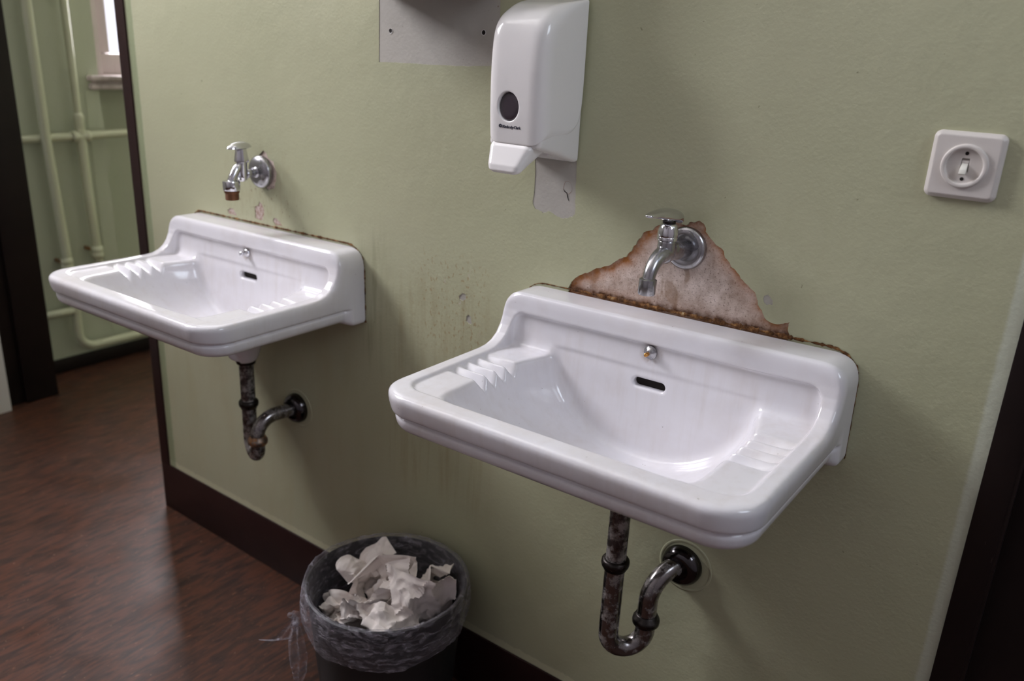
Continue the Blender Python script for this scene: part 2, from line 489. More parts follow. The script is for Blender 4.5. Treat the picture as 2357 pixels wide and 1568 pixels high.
# ------------------------------------------------------------------ room shell
H = 3.5
LX, RXW, RY = -2.97, 1.25, -2.9         # left, right and rear wall faces
FX, FY = -3.20, 2.2                     # next room: window wall, far wall
WT = 0.18                               # thickness of the basin wall

def struct(o): o['kind'] = 'structure'; return o

struct(MB().box((FX-0.4, RY-0.3, -0.1), (RXW+0.3, FY+0.2, 0.0)).build('floor', m_floor, smooth=0))
struct(MB().box((FX-0.4, RY-0.3, H), (RXW+0.3, FY+0.2, H+0.1)).build('ceiling', m_ceiling, smooth=0))

# basin wall: a skin of paint with real holes where it has flaked, over a solid wall
WX0, WX1 = -2.010, -0.034
def jag(P, amp, depth, seed):
    rnd = random.Random(seed); out = [Vector((p[0], p[1])) for p in P]
    for d in range(depth):
        nxt = []
        for i, p in enumerate(out):
            q = out[(i+1) % len(out)]; e = q - p; L = e.length
            nxt.append(p)
            if L > 0.002:
                nn = Vector((-e.y, e.x)).normalized() if L > 0 else Vector((0,0))
                nxt.append((p+q)/2 + nn*rnd.uniform(-1, 1)*min(amp, L*0.16))
        out = nxt
    return [(p.x, p.y) for p in out]
HOLES = {
 'plaster': jag([(-0.709,0.9167),(-0.706,0.9225),(-0.7015,0.93),(-0.6842,0.9437),(-0.6654,0.9546),(-0.6376,0.9671),(-0.6229,0.9783),(-0.6074,0.9867),(-0.6015,0.996),(-0.5978,1.0042),(-0.5914,1.0149),(-0.586,1.0205),(-0.5824,1.0292),(-0.574,1.0333),(-0.5618,1.0425),(-0.5483,1.0506),(-0.5307,1.0579),(-0.5235,1.0571),(-0.5208,1.0517),(-0.5144,1.0514),(-0.5083,1.0576),(-0.4951,1.0616),(-0.4865,1.0585),(-0.4824,1.0477),(-0.4678,1.0348),(-0.4548,1.0275),(-0.4441,1.0128),(-0.4267,0.9969),(-0.4132,0.9842),(-0.3968,0.9741),(-0.3912,0.9625),(-0.381,0.9454),(-0.3734,0.9374),(-0.3585,0.9351),(-0.348,0.9395),(-0.3416,0.9423),(-0.3426,0.9369),(-0.3393,0.9119),(-0.5542,0.9096),(-0.7084,0.9063)], 0.0022, 2, 1),
 'patch': jag([(-1.1433,1.3953),(-1.1446,1.249),(-1.0613,1.2508),(-0.9908,1.2514),(-0.9333,1.2522),(-0.8947,1.2548),(-0.8688,1.2568),(-0.875,1.3933)], 0.0006, 2, 2),
 'lower': jag([(-0.7895,1.1311),(-0.7881,1.086),(-0.7884,1.0647),(-0.7896,1.043),(-0.7848,1.0365),(-0.7706,1.0336),(-0.7686,1.031),(-0.7577,1.0362),(-0.7463,1.0322),(-0.7333,1.0285),(-0.7207,1.0298),(-0.7102,1.0335),(-0.7059,1.0412),(-0.708,1.0755),(-0.7087,1.1028),(-0.7102,1.1396)], 0.0009, 2, 3),
 'chip1': jag([(-1.6256,0.9005),(-1.6296,0.9078),(-1.6209,0.9141),(-1.6065,0.9152),(-1.5965,0.9049),(-1.5954,0.9002)], 0.0015, 2, 4),
 'chip2': jag([(-1.5293,0.9304),(-1.5168,0.9351),(-1.5101,0.9446),(-1.5017,0.9382),(-1.4968,0.9257),(-1.5031,0.9038),(-1.5285,0.9047)], 0.0012, 2, 5),
 'chip3': jag([(-1.4687,0.9092),(-1.4639,0.9156),(-1.4537,0.9153),(-1.4442,0.9084),(-1.4346,0.9014),(-1.4607,0.9001)], 0.0015, 2, 6),
 'chip4': jag([(-1.5345,1.006),(-1.5235,1.0285),(-1.5047,1.0416),(-1.489,1.056),(-1.4793,1.0516),(-1.4756,1.043),(-1.4562,1.0362),(-1.4492,1.0163),(-1.4505,0.998),(-1.4576,0.9797),(-1.4812,0.9729),(-1.5101,0.9783),(-1.5256,0.9885)], 0.002, 2, 7),
 'chip5': jag([(-0.9429,0.8518),(-0.9369,0.858),(-0.9266,0.8586),(-0.9253,0.8506),(-0.9344,0.8445),(-0.9427,0.8452)], 0.0012, 2, 8),
 'chip6': jag([(-0.9241,0.816),(-0.9191,0.8222),(-0.9128,0.8186),(-0.9093,0.8069),(-0.9174,0.8042),(-0.9248,0.8075)], 0.0015, 2, 9),
 'chip7': jag([(-0.3836,0.9712),(-0.3779,0.975),(-0.3698,0.9678),(-0.3695,0.9615),(-0.3767,0.9592),(-0.3831,0.9636)], 0.0012, 2, 10),
}
DEPTH = {'plaster': 0.0032, 'patch': 0.0007, 'lower': 0.0007, 'chip4': 0.002}
pts = [Vector((WX0, 0)), Vector((WX1, 0)), Vector((WX1, H)), Vector((WX0, H))]
loops = [[0, 1, 2, 3]]
for P in HOLES.values():
    st = len(pts); pts += [Vector(p) for p in P]; loops.append(list(range(st, len(pts))))
grid = np.array([(WX0 + (WX1-WX0)*i/20 + 0.0131*math.sin(i*7.1+j), H*j/34 + 0.011*math.sin(i*3.3-j*2.7)) for i in range(1, 20) for j in range(1, 34)])
ok = np.ones(len(grid), bool)
for P in HOLES.values(): ok &= polydist(grid[:,0], grid[:,1], P)[0] > 0.004
pts += [Vector(p) for p in grid[ok]]
vs, es, fs, ov, oe, of = delaunay_2d_cdt(pts, [], loops, 1, 1e-7)
wb = MB(); wb.add([(p.x, 0, p.y) for p in vs], [tuple(f) for f in fs])
# remove the faces that fall inside a hole
cen = np.array([np.mean([(wb.v[i][0], wb.v[i][2]) for i in f], 0) for f in wb.f])
inside = np.zeros(len(cen), bool)
for P in HOLES.values(): inside |= polydist(cen[:,0], cen[:,1], P)[1]
keep = [tuple(reversed(f)) for f, q in zip(wb.f, inside) if not q]
wb.f = keep
for k, P in HOLES.items():
    d = DEPTH.get(k, 0.001); n = len(P)
    wb.add([(p[0], 0, p[1]) for p in P] + [(p[0], d, p[1]) for p in P], [(i, (i+1) % n, n+(i+1) % n, n+i) for i in range(n)])
wb.box((WX0, 0.006, 0), (WX1, WT, H))
wb.add([(WX0,0,0),(WX0,0.006,0),(WX0,0.006,H),(WX0,0,H)], [(0,1,2,3)])
wb.box((LX-0.1, 0, 2.08), (WX0, WT, H))            # over the doorway
wb.box((WX1, 0, 2.08), (0.86, WT, H)); wb.box((0.86, 0, 0), (RXW+0.2, WT, H))
wall_back = struct(wb.build('wall_back', m_wall, smooth=0, recalc=False))

def patch_mesh(name, key, mat, attr=False):
    """the layer seen through a hole in the paint"""
    P = HOLES[key]; d = DEPTH.get(key, 0.001)
    xs = [p[0] for p in P]; zs = [p[1] for p in P]; e = 0.004
    x0, x1, z0, z1 = min(xs)-e, max(xs)+e, min(zs)-e, max(zs)+e
    nx = max(2, int((x1-x0)/0.0035)); nz = max(2, int((z1-z0)/0.0035))
    v = []; f = []
    for j in range(nz+1):
        for i in range(nx+1):
            x = x0+(x1-x0)*i/nx; z = z0+(z1-z0)*j/nz
            yy = d + (0.0006*noise.noise((x*90, z*90, 2)) if attr else 0)
            v.append((x, min(yy, 0.0058), z))
    for j in range(nz):
        for i in range(nx):
            a = j*(nx+1)+i; f.append((a, a+1, a+nx+2, a+nx+1))
    mb = MB().add(v, f)
    me = bpy.data.meshes.new(name); me.from_pydata(mb.v, [], mb.f)
    if attr:
        X = np.array([p[0] for p in v]); Z = np.array([p[2] for p in v])
        dd, ins = polydist(X, Z, P)
        rust = np.clip(np.exp(-dd/0.009), 0, 1)
        rust = rust*np.where(X < -0.56, 2.2, 1.1)
        # bottom: damp brown band along the basin
        zb = 0.9085 + 0.0166*(X+0.519) + 0.008
        damp = np.clip(np.exp(-np.abs(Z-zb-0.003)/0.006), 0, 1)*1.3
        for nm, arr in (('rust', np.clip(rust, 0, 1)), ('damp', np.clip(damp, 0, 1))):
            a = me.attributes.new(nm, 'FLOAT', 'POINT'); a.data.foreach_set('value', arr.astype(np.float32))
    o = link(name, me, mat, wall_back, 180)
    return o
patch_mesh('plaster_patch', 'plaster', m_plaster, True)['label'] = 'bare pinkish plaster triangle around the nearer tap'
patch_mesh('unpainted_patch', 'patch', m_grey)['label'] = 'pale grey rectangle left unpainted beside the soap dispenser'
patch_mesh('unpainted_patch', 'lower', m_grey)['label'] = 'pale grey unpainted strip under the soap dispenser'
for k in ('chip1', 'chip2', 'chip3', 'chip4', 'chip5', 'chip6', 'chip7'):
    patch_mesh('paint_chip', k, m_grey if k in ('chip5','chip6','chip7') else (m_plaster if k == 'chip4' else m_chip))
# drilled hole in the lower strip, with a crumbled rim, and a crack below it
rb = MB()
n = 36; ro = random.Random(3)
rr = [0.0085*(1+0.28*noise.noise((math.cos(6.283*i/n)*1.3, math.sin(6.283*i/n)*1.3, 5))) for i in range(n)]
v = [(-0.7239+rr[i]*math.cos(6.283*i/n), 0.0004, 1.0789+rr[i]*1.15*math.sin(6.283*i/n)) for i in range(n)]
v += [(-0.7229+0.0052*math.cos(6.283*i/n), 0.0022, 1.0795+0.0056*math.sin(6.283*i/n)) for i in range(n)]
rb.add(v, [(i, (i+1) % n, n+(i+1) % n, n+i) for i in range(n)])
rb.build('hole_rim', m_chip, wall_back, 180)
MB().lathe([(0.0053, 0), (0.005, -0.0026), (0, -0.0028)], (-0.7229, 0.0018, 1.0795), (0, -1, 0), 24).build('drill_hole', m_black_hole, wall_back, 180)
MB().tube([(-0.7245,0.0002,1.0705),(-0.7225,0.0002,1.064),(-0.7195,0.0002,1.0575)], [0.0006,0.0007,0.0002], 6).build('wall_crack', m_black_hole, wall_back, 180)
MB().tube([(-0.7312,0.0002,1.0755),(-0.7282,0.0002,1.0718),(-0.7245,0.0002,1.0703)], [0.0002,0.0006,0.0006], 6).build('wall_crack', m_black_hole, wall_back, 180)

for (px, pz, lb) in ((-1.1151, 1.3028, 'grey plastic wall plug near left edge of the pale rectangle'), (-0.9052, 1.306, 'grey plastic wall plug close beside the soap dispenser')):
    p = empty('wall_plug', (px, 0.0007, pz)); tag(p, lb, 'wall plug', 'empty wall plugs in the pale rectangle')
    MB().lathe([(0.0036, -0.001), (0.0037, 0.0004), (0.0040, 0.0008), (0.0045, 0.0008), (0.0047, -0.0006)], (0,0,0), (0,-1,0), 24).build('collar', m_plastic_grey, p, 60)
    MB().lathe([(0.0038, 0.0005), (0.0022, 0.0003), (0, 0.0002)], (0,0,0), (0,-1,0), 20).build('bore', m_black_hole, p, 60)

# skirting board and door casings on the basin wall
sk = struct(MB().box((-2.011, -0.004, 0), (-0.034, 0.002, 0.1415)).build('baseboard_back', m_trim, bevel=0.0012, segs=2))
struct(MB().box((-2.011, -0.0035, 0), (-1.9735, 0.004, 2.12)).box((-2.011, 0.0, 0), (-2.006, WT+0.01, 2.12)).build('trim_1', m_trim, smooth=30))
struct(MB().box((-0.0692, -0.005, 0), (-0.034, 0.004, 2.12)).build('trim_2', m_trim2, bevel=0.0015, segs=2))
# dark door standing in the right-hand frame
struct(MB().box((-0.036, 0.03, 0.004), (0.86, 0.07, 2.08)).box((-0.036, -0.004, 0), (-0.030, 0.10, 2.08)).build('door_1', m_trim2, smooth=30))
struct(MB().box((0.86, -0.016, 0), (0.90, 0.004, 2.12)).build('trim_4', m_trim2, bevel=0.003, segs=2))

# left jamb of the doorway, the white left wall in front of it
struct(MB().box((LX-0.12, 0.004, 0), (-3.008, 0.07, 2.1)).box((LX-0.12, 0.066, 0), (-2.992, 0.178, 2.1)).box((LX-0.12, 0.0, 2.08), (WX0, WT, 2.12)).build('trim_3', m_trim2, bevel=0.003, segs=2))
def wall_with_windows(name, mat, axis, face, thick, lo, hi, openings, ztop=H):
    """wall along one axis with window openings"""
    mb = MB()
    def bx(a, b, c, d):
        if axis == 'y': mb.box((min(face, face+thick), a, c), (max(face, face+thick), b, d))
        else: mb.box((a, min(face, face+thick), c), (b, max(face, face+thick), d))
    at = lo
    for (w0, w1, z0, z1) in openings:
        bx(at, w0, 0, ztop); bx(w0, w1, 0, z0); bx(w0, w1, z1, ztop); at = w1
    bx(at, hi, 0, ztop)
    return struct(mb.build(name, mat, smooth=0))
wall_with_windows('wall_left', m_white_wall, 'y', LX, -0.14, RY-0.2, 0.004, [(-1.35, -0.35, 2.00, 3.25)])
wall_with_windows('wall_rear', m_rear_wall, 'x', RY, -0.14, LX-0.14, RXW+0.14, [])
wall_with_windows('wall_right', m_rear_wall, 'y', RXW, 0.14, RY-0.14, 0.0, [(-1.04, -0.20, 1.98, 3.12)])
def window(name, axis, pos, a0, a1, z0, z1, mull=1, bars=1, f=0.055):
    fr = MB(); gl = MB()
    def bx(mb, u0, u1, c, d, t):
        if axis == 'y': mb.box((pos-t, u0, c), (pos+t, u1, d))
        else: mb.box((u0, pos-t, c), (u1, pos+t, d))
    bx(fr, a0, a0+f, z0, z1, 0.03); bx(fr, a1-f, a1, z0, z1, 0.03)
    bx(fr, a0, a1, z0, z0+f, 0.028); bx(fr, a0, a1, z1-f, z1, 0.028)
    for i in range(mull):
        c = a0+(a1-a0)*(i+1)/(mull+1); bx(fr, c-f*0.8, c+f*0.8, z0, z1, 0.026)
    for i in range(bars):
        c = z0+(z1-z0)*(0.68 if bars == 1 else (i+1)/(bars+1)); bx(fr, a0, a1, c-f*0.5, c+f*0.5, 0.024)
    bx(gl, a0+0.01, a1-0.01, z0+0.01, z1-0.01, 0.002)
    o = struct(fr.build(name, m_frame, bevel=0.004, segs=2))
    gl.build('window_glass', m_glass, o, 0)
    return o
window('window_2', 'y', LX-0.09, -1.35, -0.35, 2.00, 3.25)
window('window_3', 'y', RXW+0.09, -1.04, -0.20, 1.98, 3.12, 0)

# ---- next room seen through the doorway
NY = 0.572                                # where the window recess begins
nw = MB()
nw.box((FX-0.3, WT-0.2, 0), (FX, NY-0.012, 1.06)); nw.box((FX-0.3, WT-0.2, 1.06), (FX, NY, H))
# wavy-edged plaster return beside the recess
N = 46; vv = []
for i in range(N+1):
    z = 1.06*i/N
    y = NY + 0.010*noise.noise((z*5, 1.7, 0)) + (0.012*math.exp(-((z-0.80)/0.035)**2)) - 0.014*math.exp(-((z-0.74)/0.03)**2)
    vv += [(FX+0.002, NY-0.06, z), (FX+0.002, y, z), (FX-0.13, y+0.002, z)]
ff = []
for i in range(N):
    a = i*3; ff += [(a, a+1, a+4, a+3), (a+1, a+2, a+5, a+4)]
nw.add(vv, ff)
nw.box((FX-0.3, NY-0.02, 0), (FX-0.12, 1.9, 1.06))
nw.box((FX-0.3, 1.9, 0), (FX, FY+0.1, H)); nw.box((FX-0.3, NY-0.01, 2.5), (FX, 1.9, H))
struct(nw.build('wall_far', m_wall2, smooth=0, recalc=True))
struct(MB().box((FX-0.3, FY, 0), (RXW, FY+0.1, H)).build('wall_far_end', m_wall2, smooth=0))
struct(MB().box((0.0, WT, 0), (0.1, FY, H)).build('wall_far_right', m_wall2, smooth=0))
struct(MB().box((FX, WT, 0), (FX+0.014, FY, 0.055)).build('baseboard_far', m_trim2, bevel=0.003, segs=2))
w1 = struct(MB().box((FX-0.11, NY-0.005, 1.105), (FX-0.02, NY+0.030, 2.5)).box((FX-0.11, 1.87, 1.105), (FX-0.02, 1.905, 2.5)).box((FX-0.11, NY, 2.46), (FX-0.02, 1.9, 2.5)).build('window_1', m_frame, bevel=0.003, segs=2))
MB().box((FX-0.10, NY+0.040, 1.190), (FX-0.050, NY+0.082, 2.46)).box((FX-0.10, NY+0.040, 1.108), (FX-0.048, 1.86, 1.189)).box((FX-0.10, 1.80, 1.190), (FX-0.050, 1.86, 2.46)).box((FX-0.10, 1.19, 1.190), (FX-0.051, 1.26, 2.46)).box((FX-0.10, NY+0.083, 2.0), (FX-0.052, 1.189, 2.05)).build('window_frame', m_frame, w1, 30, 0.004, 2)
MB().box((FX-0.080, NY+0.06, 1.15), (FX-0.076, 1.85, 2.45)).build('window_glass', m_glass, w1, 0)
MB().box((FX-0.20, NY-0.045, 1.094), (FX+0.035, 1.93, 1.112)).box((FX-0.20, NY-0.04, 1.062), (FX+0.02, 1.925, 1.082)).box((FX-0.20, NY-0.03, 1.08), (FX+0.008, 1.915, 1.096)).build('window_sill', m_frame, w1, 30, 0.004, 2)

# painted heating pipes
PX = FX+0.045
def coupling(mbx, p, r): mbx.lathe([(r, -0.024), (r*1.28, -0.022), (r*1.30, -0.004), (r*1.15, 0), (r*1.30, 0.004), (r*1.28, 0.022), (r, 0.024)], p, (0,0,1), 24)
hp = empty('heating_pipe', (0, 0, 0)); tag(hp, 'green painted riser pipe nearest the dark door post, bending along the skirting', 'pipe', 'heating pipes in the next room')
yA0, yA1 = 0.3265, 0.3555
pA = [(PX, yA0, 2.7), (PX, yA0, 1.36), (PX, yA0+0.004, 0.9), (PX, yA1-0.006, 0.45), (PX, yA1, 0.25), (PX, yA1, 0.155)]
pA += [tuple(p) for p in arc((PX, yA1+0.06, 0.155), 0.06, PI, 1.5*PI, (0,1,0), (0,0,1), 10)][1:] + [(PX, 0.6, 0.0935), (PX, 1.9, 0.098)]
MB().tube(pA, 0.0165, 20).build('riser', m_pipe_green, hp, 180)
MB().tube([(PX, 0.16, 0.252), (PX, yA1-0.012, 0.250), (PX, yA1, 0.246)], 0.0145, 18).build('branch', m_pipe_green, hp, 180)
mb = MB(); coupling(mb, (PX, 0.345, 0.435), 0.0168); mb.build('coupling', m_pipe_green, hp, 180)
MB().box((FX, 0.322, 0.44), (PX, 0.332, 0.452)).build('bracket', m_pipe_rust, hp, 0)
hp2 = empty('heating_pipe', (0, 0, 0)); tag(hp2, 'green painted riser pipe with a cross fitting, nearer the window', 'pipe', 'heating pipes in the next room')
yB0, yB1 = 0.455, 0.468
MB().tube([(PX, yB0-0.004, 2.7), (PX, yB0-0.002, 1.36), (PX, yB0, 0.98), (PX, yB0+0.002, 0.965)], 0.0135, 20).build('riser', m_pipe_green, hp2, 180)
MB().tube([(PX, yB0+0.001, 0.985), (PX, yB0+0.001, 0.97), (PX, yB0, 0.96), (PX, yB0+0.002, 0.7), (PX, yB1, 0.36), (PX-0.008, yB1, 0.335), (FX-0.01, yB1, 0.33)], [0.014, 0.0195, 0.0178, 0.0178, 0.0178, 0.0178, 0.0178], 20).build('lower_riser', m_pipe_green, hp2, 180)
MB().tube([(PX-0.022, 0.10, 0.895), (PX-0.022, 0.30, 0.897), (PX-0.010, 0.36, 0.899), (PX, yB0, 0.900), (PX, 0.62, 0.903), (PX, 0.64, 0.904), (PX-0.004, 0.8, 0.906), (PX-0.01, 1.8, 0.92)], [0.0145, 0.0145, 0.0145, 0.0150, 0.0150, 0.0135, 0.0135, 0.0135], 18).build('cross_pipe', m_pipe_green, hp2, 180)
mb = MB(); mb.lathe([(0.015, -0.034), (0.0205, -0.032), (0.021, -0.02), (0.0185, -0.016), (0.0185, 0.016), (0.021, 0.02), (0.0205, 0.032), (0.015, 0.034)], (PX, yB0+0.001, 0.900), (0,1,0), 24); mb.build('cross_fitting', m_pipe_green, hp2, 180)
mb = MB(); coupling(mb, (PX, yB1-0.004, 0.462), 0.0182); mb.build('coupling', m_pipe_green, hp2, 180)
MB().box((FX, yB1-0.03, 0.47), (PX, yB1-0.02, 0.482)).build('bracket', m_pipe_rust, hp2, 0)


# ------------------------------------------------------------------ wash basins
A, B_ = 0.2805, 0.366
WR, WB = -0.0865, -0.150
def basin_mesh():
    h = 0.0021
    us = np.arange(0.0, 0.296, h) - h/2            # half of it, mirrored below
    vs_ = np.arange(-0.007, 0.384, h); ws = np.arange(-0.292, 0.010, h)
    U, V, W = np.meshgrid(us.astype(np.float32), vs_.astype(np.float32), ws.astype(np.float32), indexing='ij')
    u2, v2 = U[:,:,:1], V[:,:,:1]
    # side profile (v, w), exact 2-D distance
    prof = [(-0.05, 0.0), (0.058, 0.0), (0.0622, -0.006), (0.0642, -0.018), (0.0655, -0.033), (0.0685, -0.046), (0.075, -0.059), (0.0845, -0.071), (0.097, -0.0795), (0.112, -0.0845), (0.13, -0.0862), (0.5, -0.0868)]
    v1, w1_ = V[0], W[0]
    d, _ = polydist(v1, w1_, prof, False)
    top = np.interp(v1, [p[0] for p in prof], [p[1] for p in prof])
    pf = np.where(w1_ > top, d, -d).astype(np.float32)[None]
    t = WR - W
    g = sstep(0.030, 0.055, V)
    inset = 0.0055*np.clip(t/0.034, 0, 1)**2 + 0.0045*sstep(0.0330, 0.0355, t) + 0.0040*np.exp(-((t-0.0365)/0.0028)**2) + 0.014*np.clip((t-0.040)/0.030, 0, 1.6)**2
    plan = rbox2(u2, v2 - (B_-0.3), A, 0.3, 0.064)
    plan = plan + inset*g
    front = rbox2(U[:,:1,:], W[:,:1,:] + 0.4, A, 0.4, 0.044)
    bot = (WB - 0.008*(1 - sstep(0.025, 0.055, V))) - W
    body = smax(plan, np.broadcast_to(pf, plan.shape), 0.0125)
    body = smax(body, front, 0.014)
    body = smax(body, bot, 0.012)
    # basin cavity: elliptical trough
    vb = 0.0585 + 0.08*np.maximum(-0.036 - W, 0)
    hw = 0.170 + 0.021*sstep(0.06, 0.15, V)
    e = np.maximum(-0.080 - W, 0)/(0.138 - 0.050*sstep(0.13, 0.33, V))
    rho = np.sqrt((U/hw)**2 + e*e)
    ell = (rho - 1)*0.150
    fr = (V - (0.3285 - 0.75*np.maximum(-0.100 - W, 0)))*0.82
    trough = smax(smax(ell, fr, 0.035), (vb - V), 0.018)
    # solid under the trough
    shell = smax(trough - 0.013, W + 0.125, 0.02)
    boss = smax(np.sqrt(U*U + (V-0.090)**2) - (0.027 + 0.36*np.maximum(W+0.282, 0)), -0.285 - W, 0.012)
    boss = smax(boss, W + 0.21, 0.01)
    body = smin(body, smin(shell, boss, 0.012), 0.012)
    # shallow recess inside the rim, with soap ridges
    ph = (V - 0.137)/0.0248
    inr = sstep(-0.02, 0.02, ph)*(1 - sstep(3.98, 4.02, ph))
    fr_ = ph - np.floor(ph)
    tooth = np.where(fr_ < 0.42, fr_/0.42, (1-fr_)/0.58)
    dep = 0.0045 + 0.0145*np.clip((0.247 - U)/0.058, 0, 1.25)
    ends = 1 - sstep(0.243, 0.251, U)
    wsurf = -0.0918 - dep*tooth*inr*ends
    wsurf = wsurf + 0.0006
    shelf = (wsurf - W)*0.62
    rec = smax(rbox2(u2, v2 - 0.1795, 0.2525, 0.1495, 0.036) , shelf, 0.006)
    vb1 = 0.0585 + 0.08*np.maximum(-0.036 - W, 0)
    rec = smax(rec, vb1 - V, 0.016)
    rec = smax(rec, rbox2(U[:,:1,:], W[:,:1,:] + 0.436, 0.2525, 0.4, 0.022), 0.006)
    body = smax(body, -rec, 0.0035)
    trough = smax(trough, W + 0.080, 0.004)
    body = smax(body, -trough, 0.0075)
    # overflow slot and drain hole
    slot = np.sqrt(np.maximum(U - 0.0175, 0)**2 + (W + 0.0995)**2) - 0.0068
    body = smax(body, -smax(smax(slot, 0.026 - V, 0.002), V - 0.12, 0.002), 0.004)
    hole = smax(np.sqrt(U*U + (V-0.118)**2) - 0.013, W + 0.18, 0.002)
    body = smax(body, -hole, 0.004)
    body = np.maximum(body, -V)
    F = np.concatenate([body[::-1], body], 0)
    org = (-us[-1], vs_[0], ws[0])
    P, Q = surface_nets(F, org, h, 2)
    P = P.astype(np.float64); P[:,1] *= -1
    return fast_mesh('basin', P, Q[:, ::-1])

basin_me = basin_mesh()
basin_me.materials.append(m_ceramic)
basin_me.shade_smooth()

def basin_outline(n=7):
    """line where the basin meets the wall: up the left side, along the top, down the right"""
    r = 0.044; P = [(-A, -0.155), (-A, -0.09)]
    P += [(-A + r - r*math.cos(a), -r + r*math.sin(a)) for a in np.linspace(0, PI/2, n)]
    P += [(x, 0.0) for x in np.linspace(-A+r, A-r, 60)[1:-1]]
    P += [(A - r + r*math.sin(a), -r + r*math.cos(a)) for a in np.linspace(0, PI/2, n)]
    P += [(A, -0.09), (A, -0.155)]
    return P

def wash_basin(loc, sx, tilt, label, seed, thick, top_thick):
    root = empty('wash_basin', loc)
    root.rotation_euler = (0, tilt, 0); root.scale = (sx, 1, 1)
    tag(root, label, 'wash basin', 'wall-hung ceramic wash basins')
    body = bpy.data.objects.new('basin', basin_me); COL.objects.link(body); body.parent = root
    # near-black plug painting in the shade of the rusty overflow slot
    MB().box((-0.0255, -0.0530, -0.1075), (0.0255, -0.0300, -0.0915)).build('overflow_shade_plug', m_black_hole, root, 0)
    # grime joint along the wall
    P0 = basin_outline(); P = []
    for a, b in zip(P0[:-1], P0[1:]):
        L = math.hypot(b[0]-a[0], b[1]-a[1]); k = max(1, int(L/0.0022))
        P += [(a[0]+(b[0]-a[0])*i/k, a[1]+(b[1]-a[1])*i/k) for i in range(k)]
    P.append(P0[-1])
    path = []; rad = []
    for i, (x, z) in enumerate(P):
        nz = noise.noise((x*60+seed, z*60, seed)); n2 = noise.noise((x*330, z*330+seed, 1))
        w = top_thick if (z > -0.03) else thick
        if z > -0.03 and seed == 1: w *= 0.35 + 0.75*float(sstep(-0.22, -0.10, x)) - 0.35*float(sstep(0.16, 0.2, x))
        r = max(0.0005, w*(0.62 + 0.8*nz + 0.75*n2))
        path.append((x*1.001, -0.0015, z + (0.0012 if z > -0.03 else 0))); rad.append(r)
    gm = MB().tube(path, rad, 8)
    gm.v = [(x, -0.0006 + (y + 0.0015)*0.5, z) for (x, y, z) in gm.v]
    gm.build('grime_joint', m_grime, root, 40)
    # chain stud above the overflow
    st = empty('chain_stud', (0, -0.0625, -0.0485)); st.parent = root
    return root, st

def stud_parts(st, kind):
    # sub-parts need a mesh thing > part > sub-part: the rosette carries the pin
    if kind == 'worn':
        ro = MB().lathe([(0.0105, -0.002), (0.0105, 0.0008), (0.0082, 0.002), (0.006, 0.0042), (0.0045, 0.006), (0, 0.0064)], (0,0,0), (0,-1,0), 28).build('rosette', m_chrome_dull, None, 50)
        pin = MB().lathe([(0.0032, 0.004), (0.0032, 0.0125), (0.0024, 0.0142), (0, 0.0146)], (-0.0012, 0, -0.0008), (0,-1,0), 18).build('pin', m_gold, None, 60)
    else:
        ro = MB().lathe([(0.0088, -0.002), (0.0088, 0.001), (0.0065, 0.003), (0.0035, 0.0046), (0.0028, 0.009), (0, 0.009)], (0,0,0), (0,-1,0), 28).build('rosette', m_chrome, None, 50)
        pin = MB().lathe([(0.002, 0.007), (0.0046, 0.0095), (0.0052, 0.0125), (0.0042, 0.0155), (0, 0.0168)], (0,0,0), (0,-1,0), 18).build('pin', m_chrome, None, 60)
    return ro, pin

for loc, sx, tilt, label, seed, thick, tt, kind in (
    ((-0.519, -0.0002, 0.9167), 1.0, -0.0165, 'white ceramic wash basin nearest the camera, below the bare plaster triangle', 1, 0.0011, 0.0042, 'worn'),
    ((-1.4825, -0.0002, 0.8945), 1.045, -0.0175, 'white ceramic wash basin further away, beside the doorway', 2, 0.0024, 0.0026, 'clean')):
    root, st = wash_basin(loc, sx, tilt, label, seed, thick, tt)
    p = tuple(st.location); bpy.data.objects.remove(st)
    ro, pin = stud_parts(None, kind)
    ro.name = 'chain_stud'; ro.parent = root; ro.location = p
    pin.parent = ro; pin['label'] = 'worn brass tip' if kind == 'worn' else 'round chrome knob'

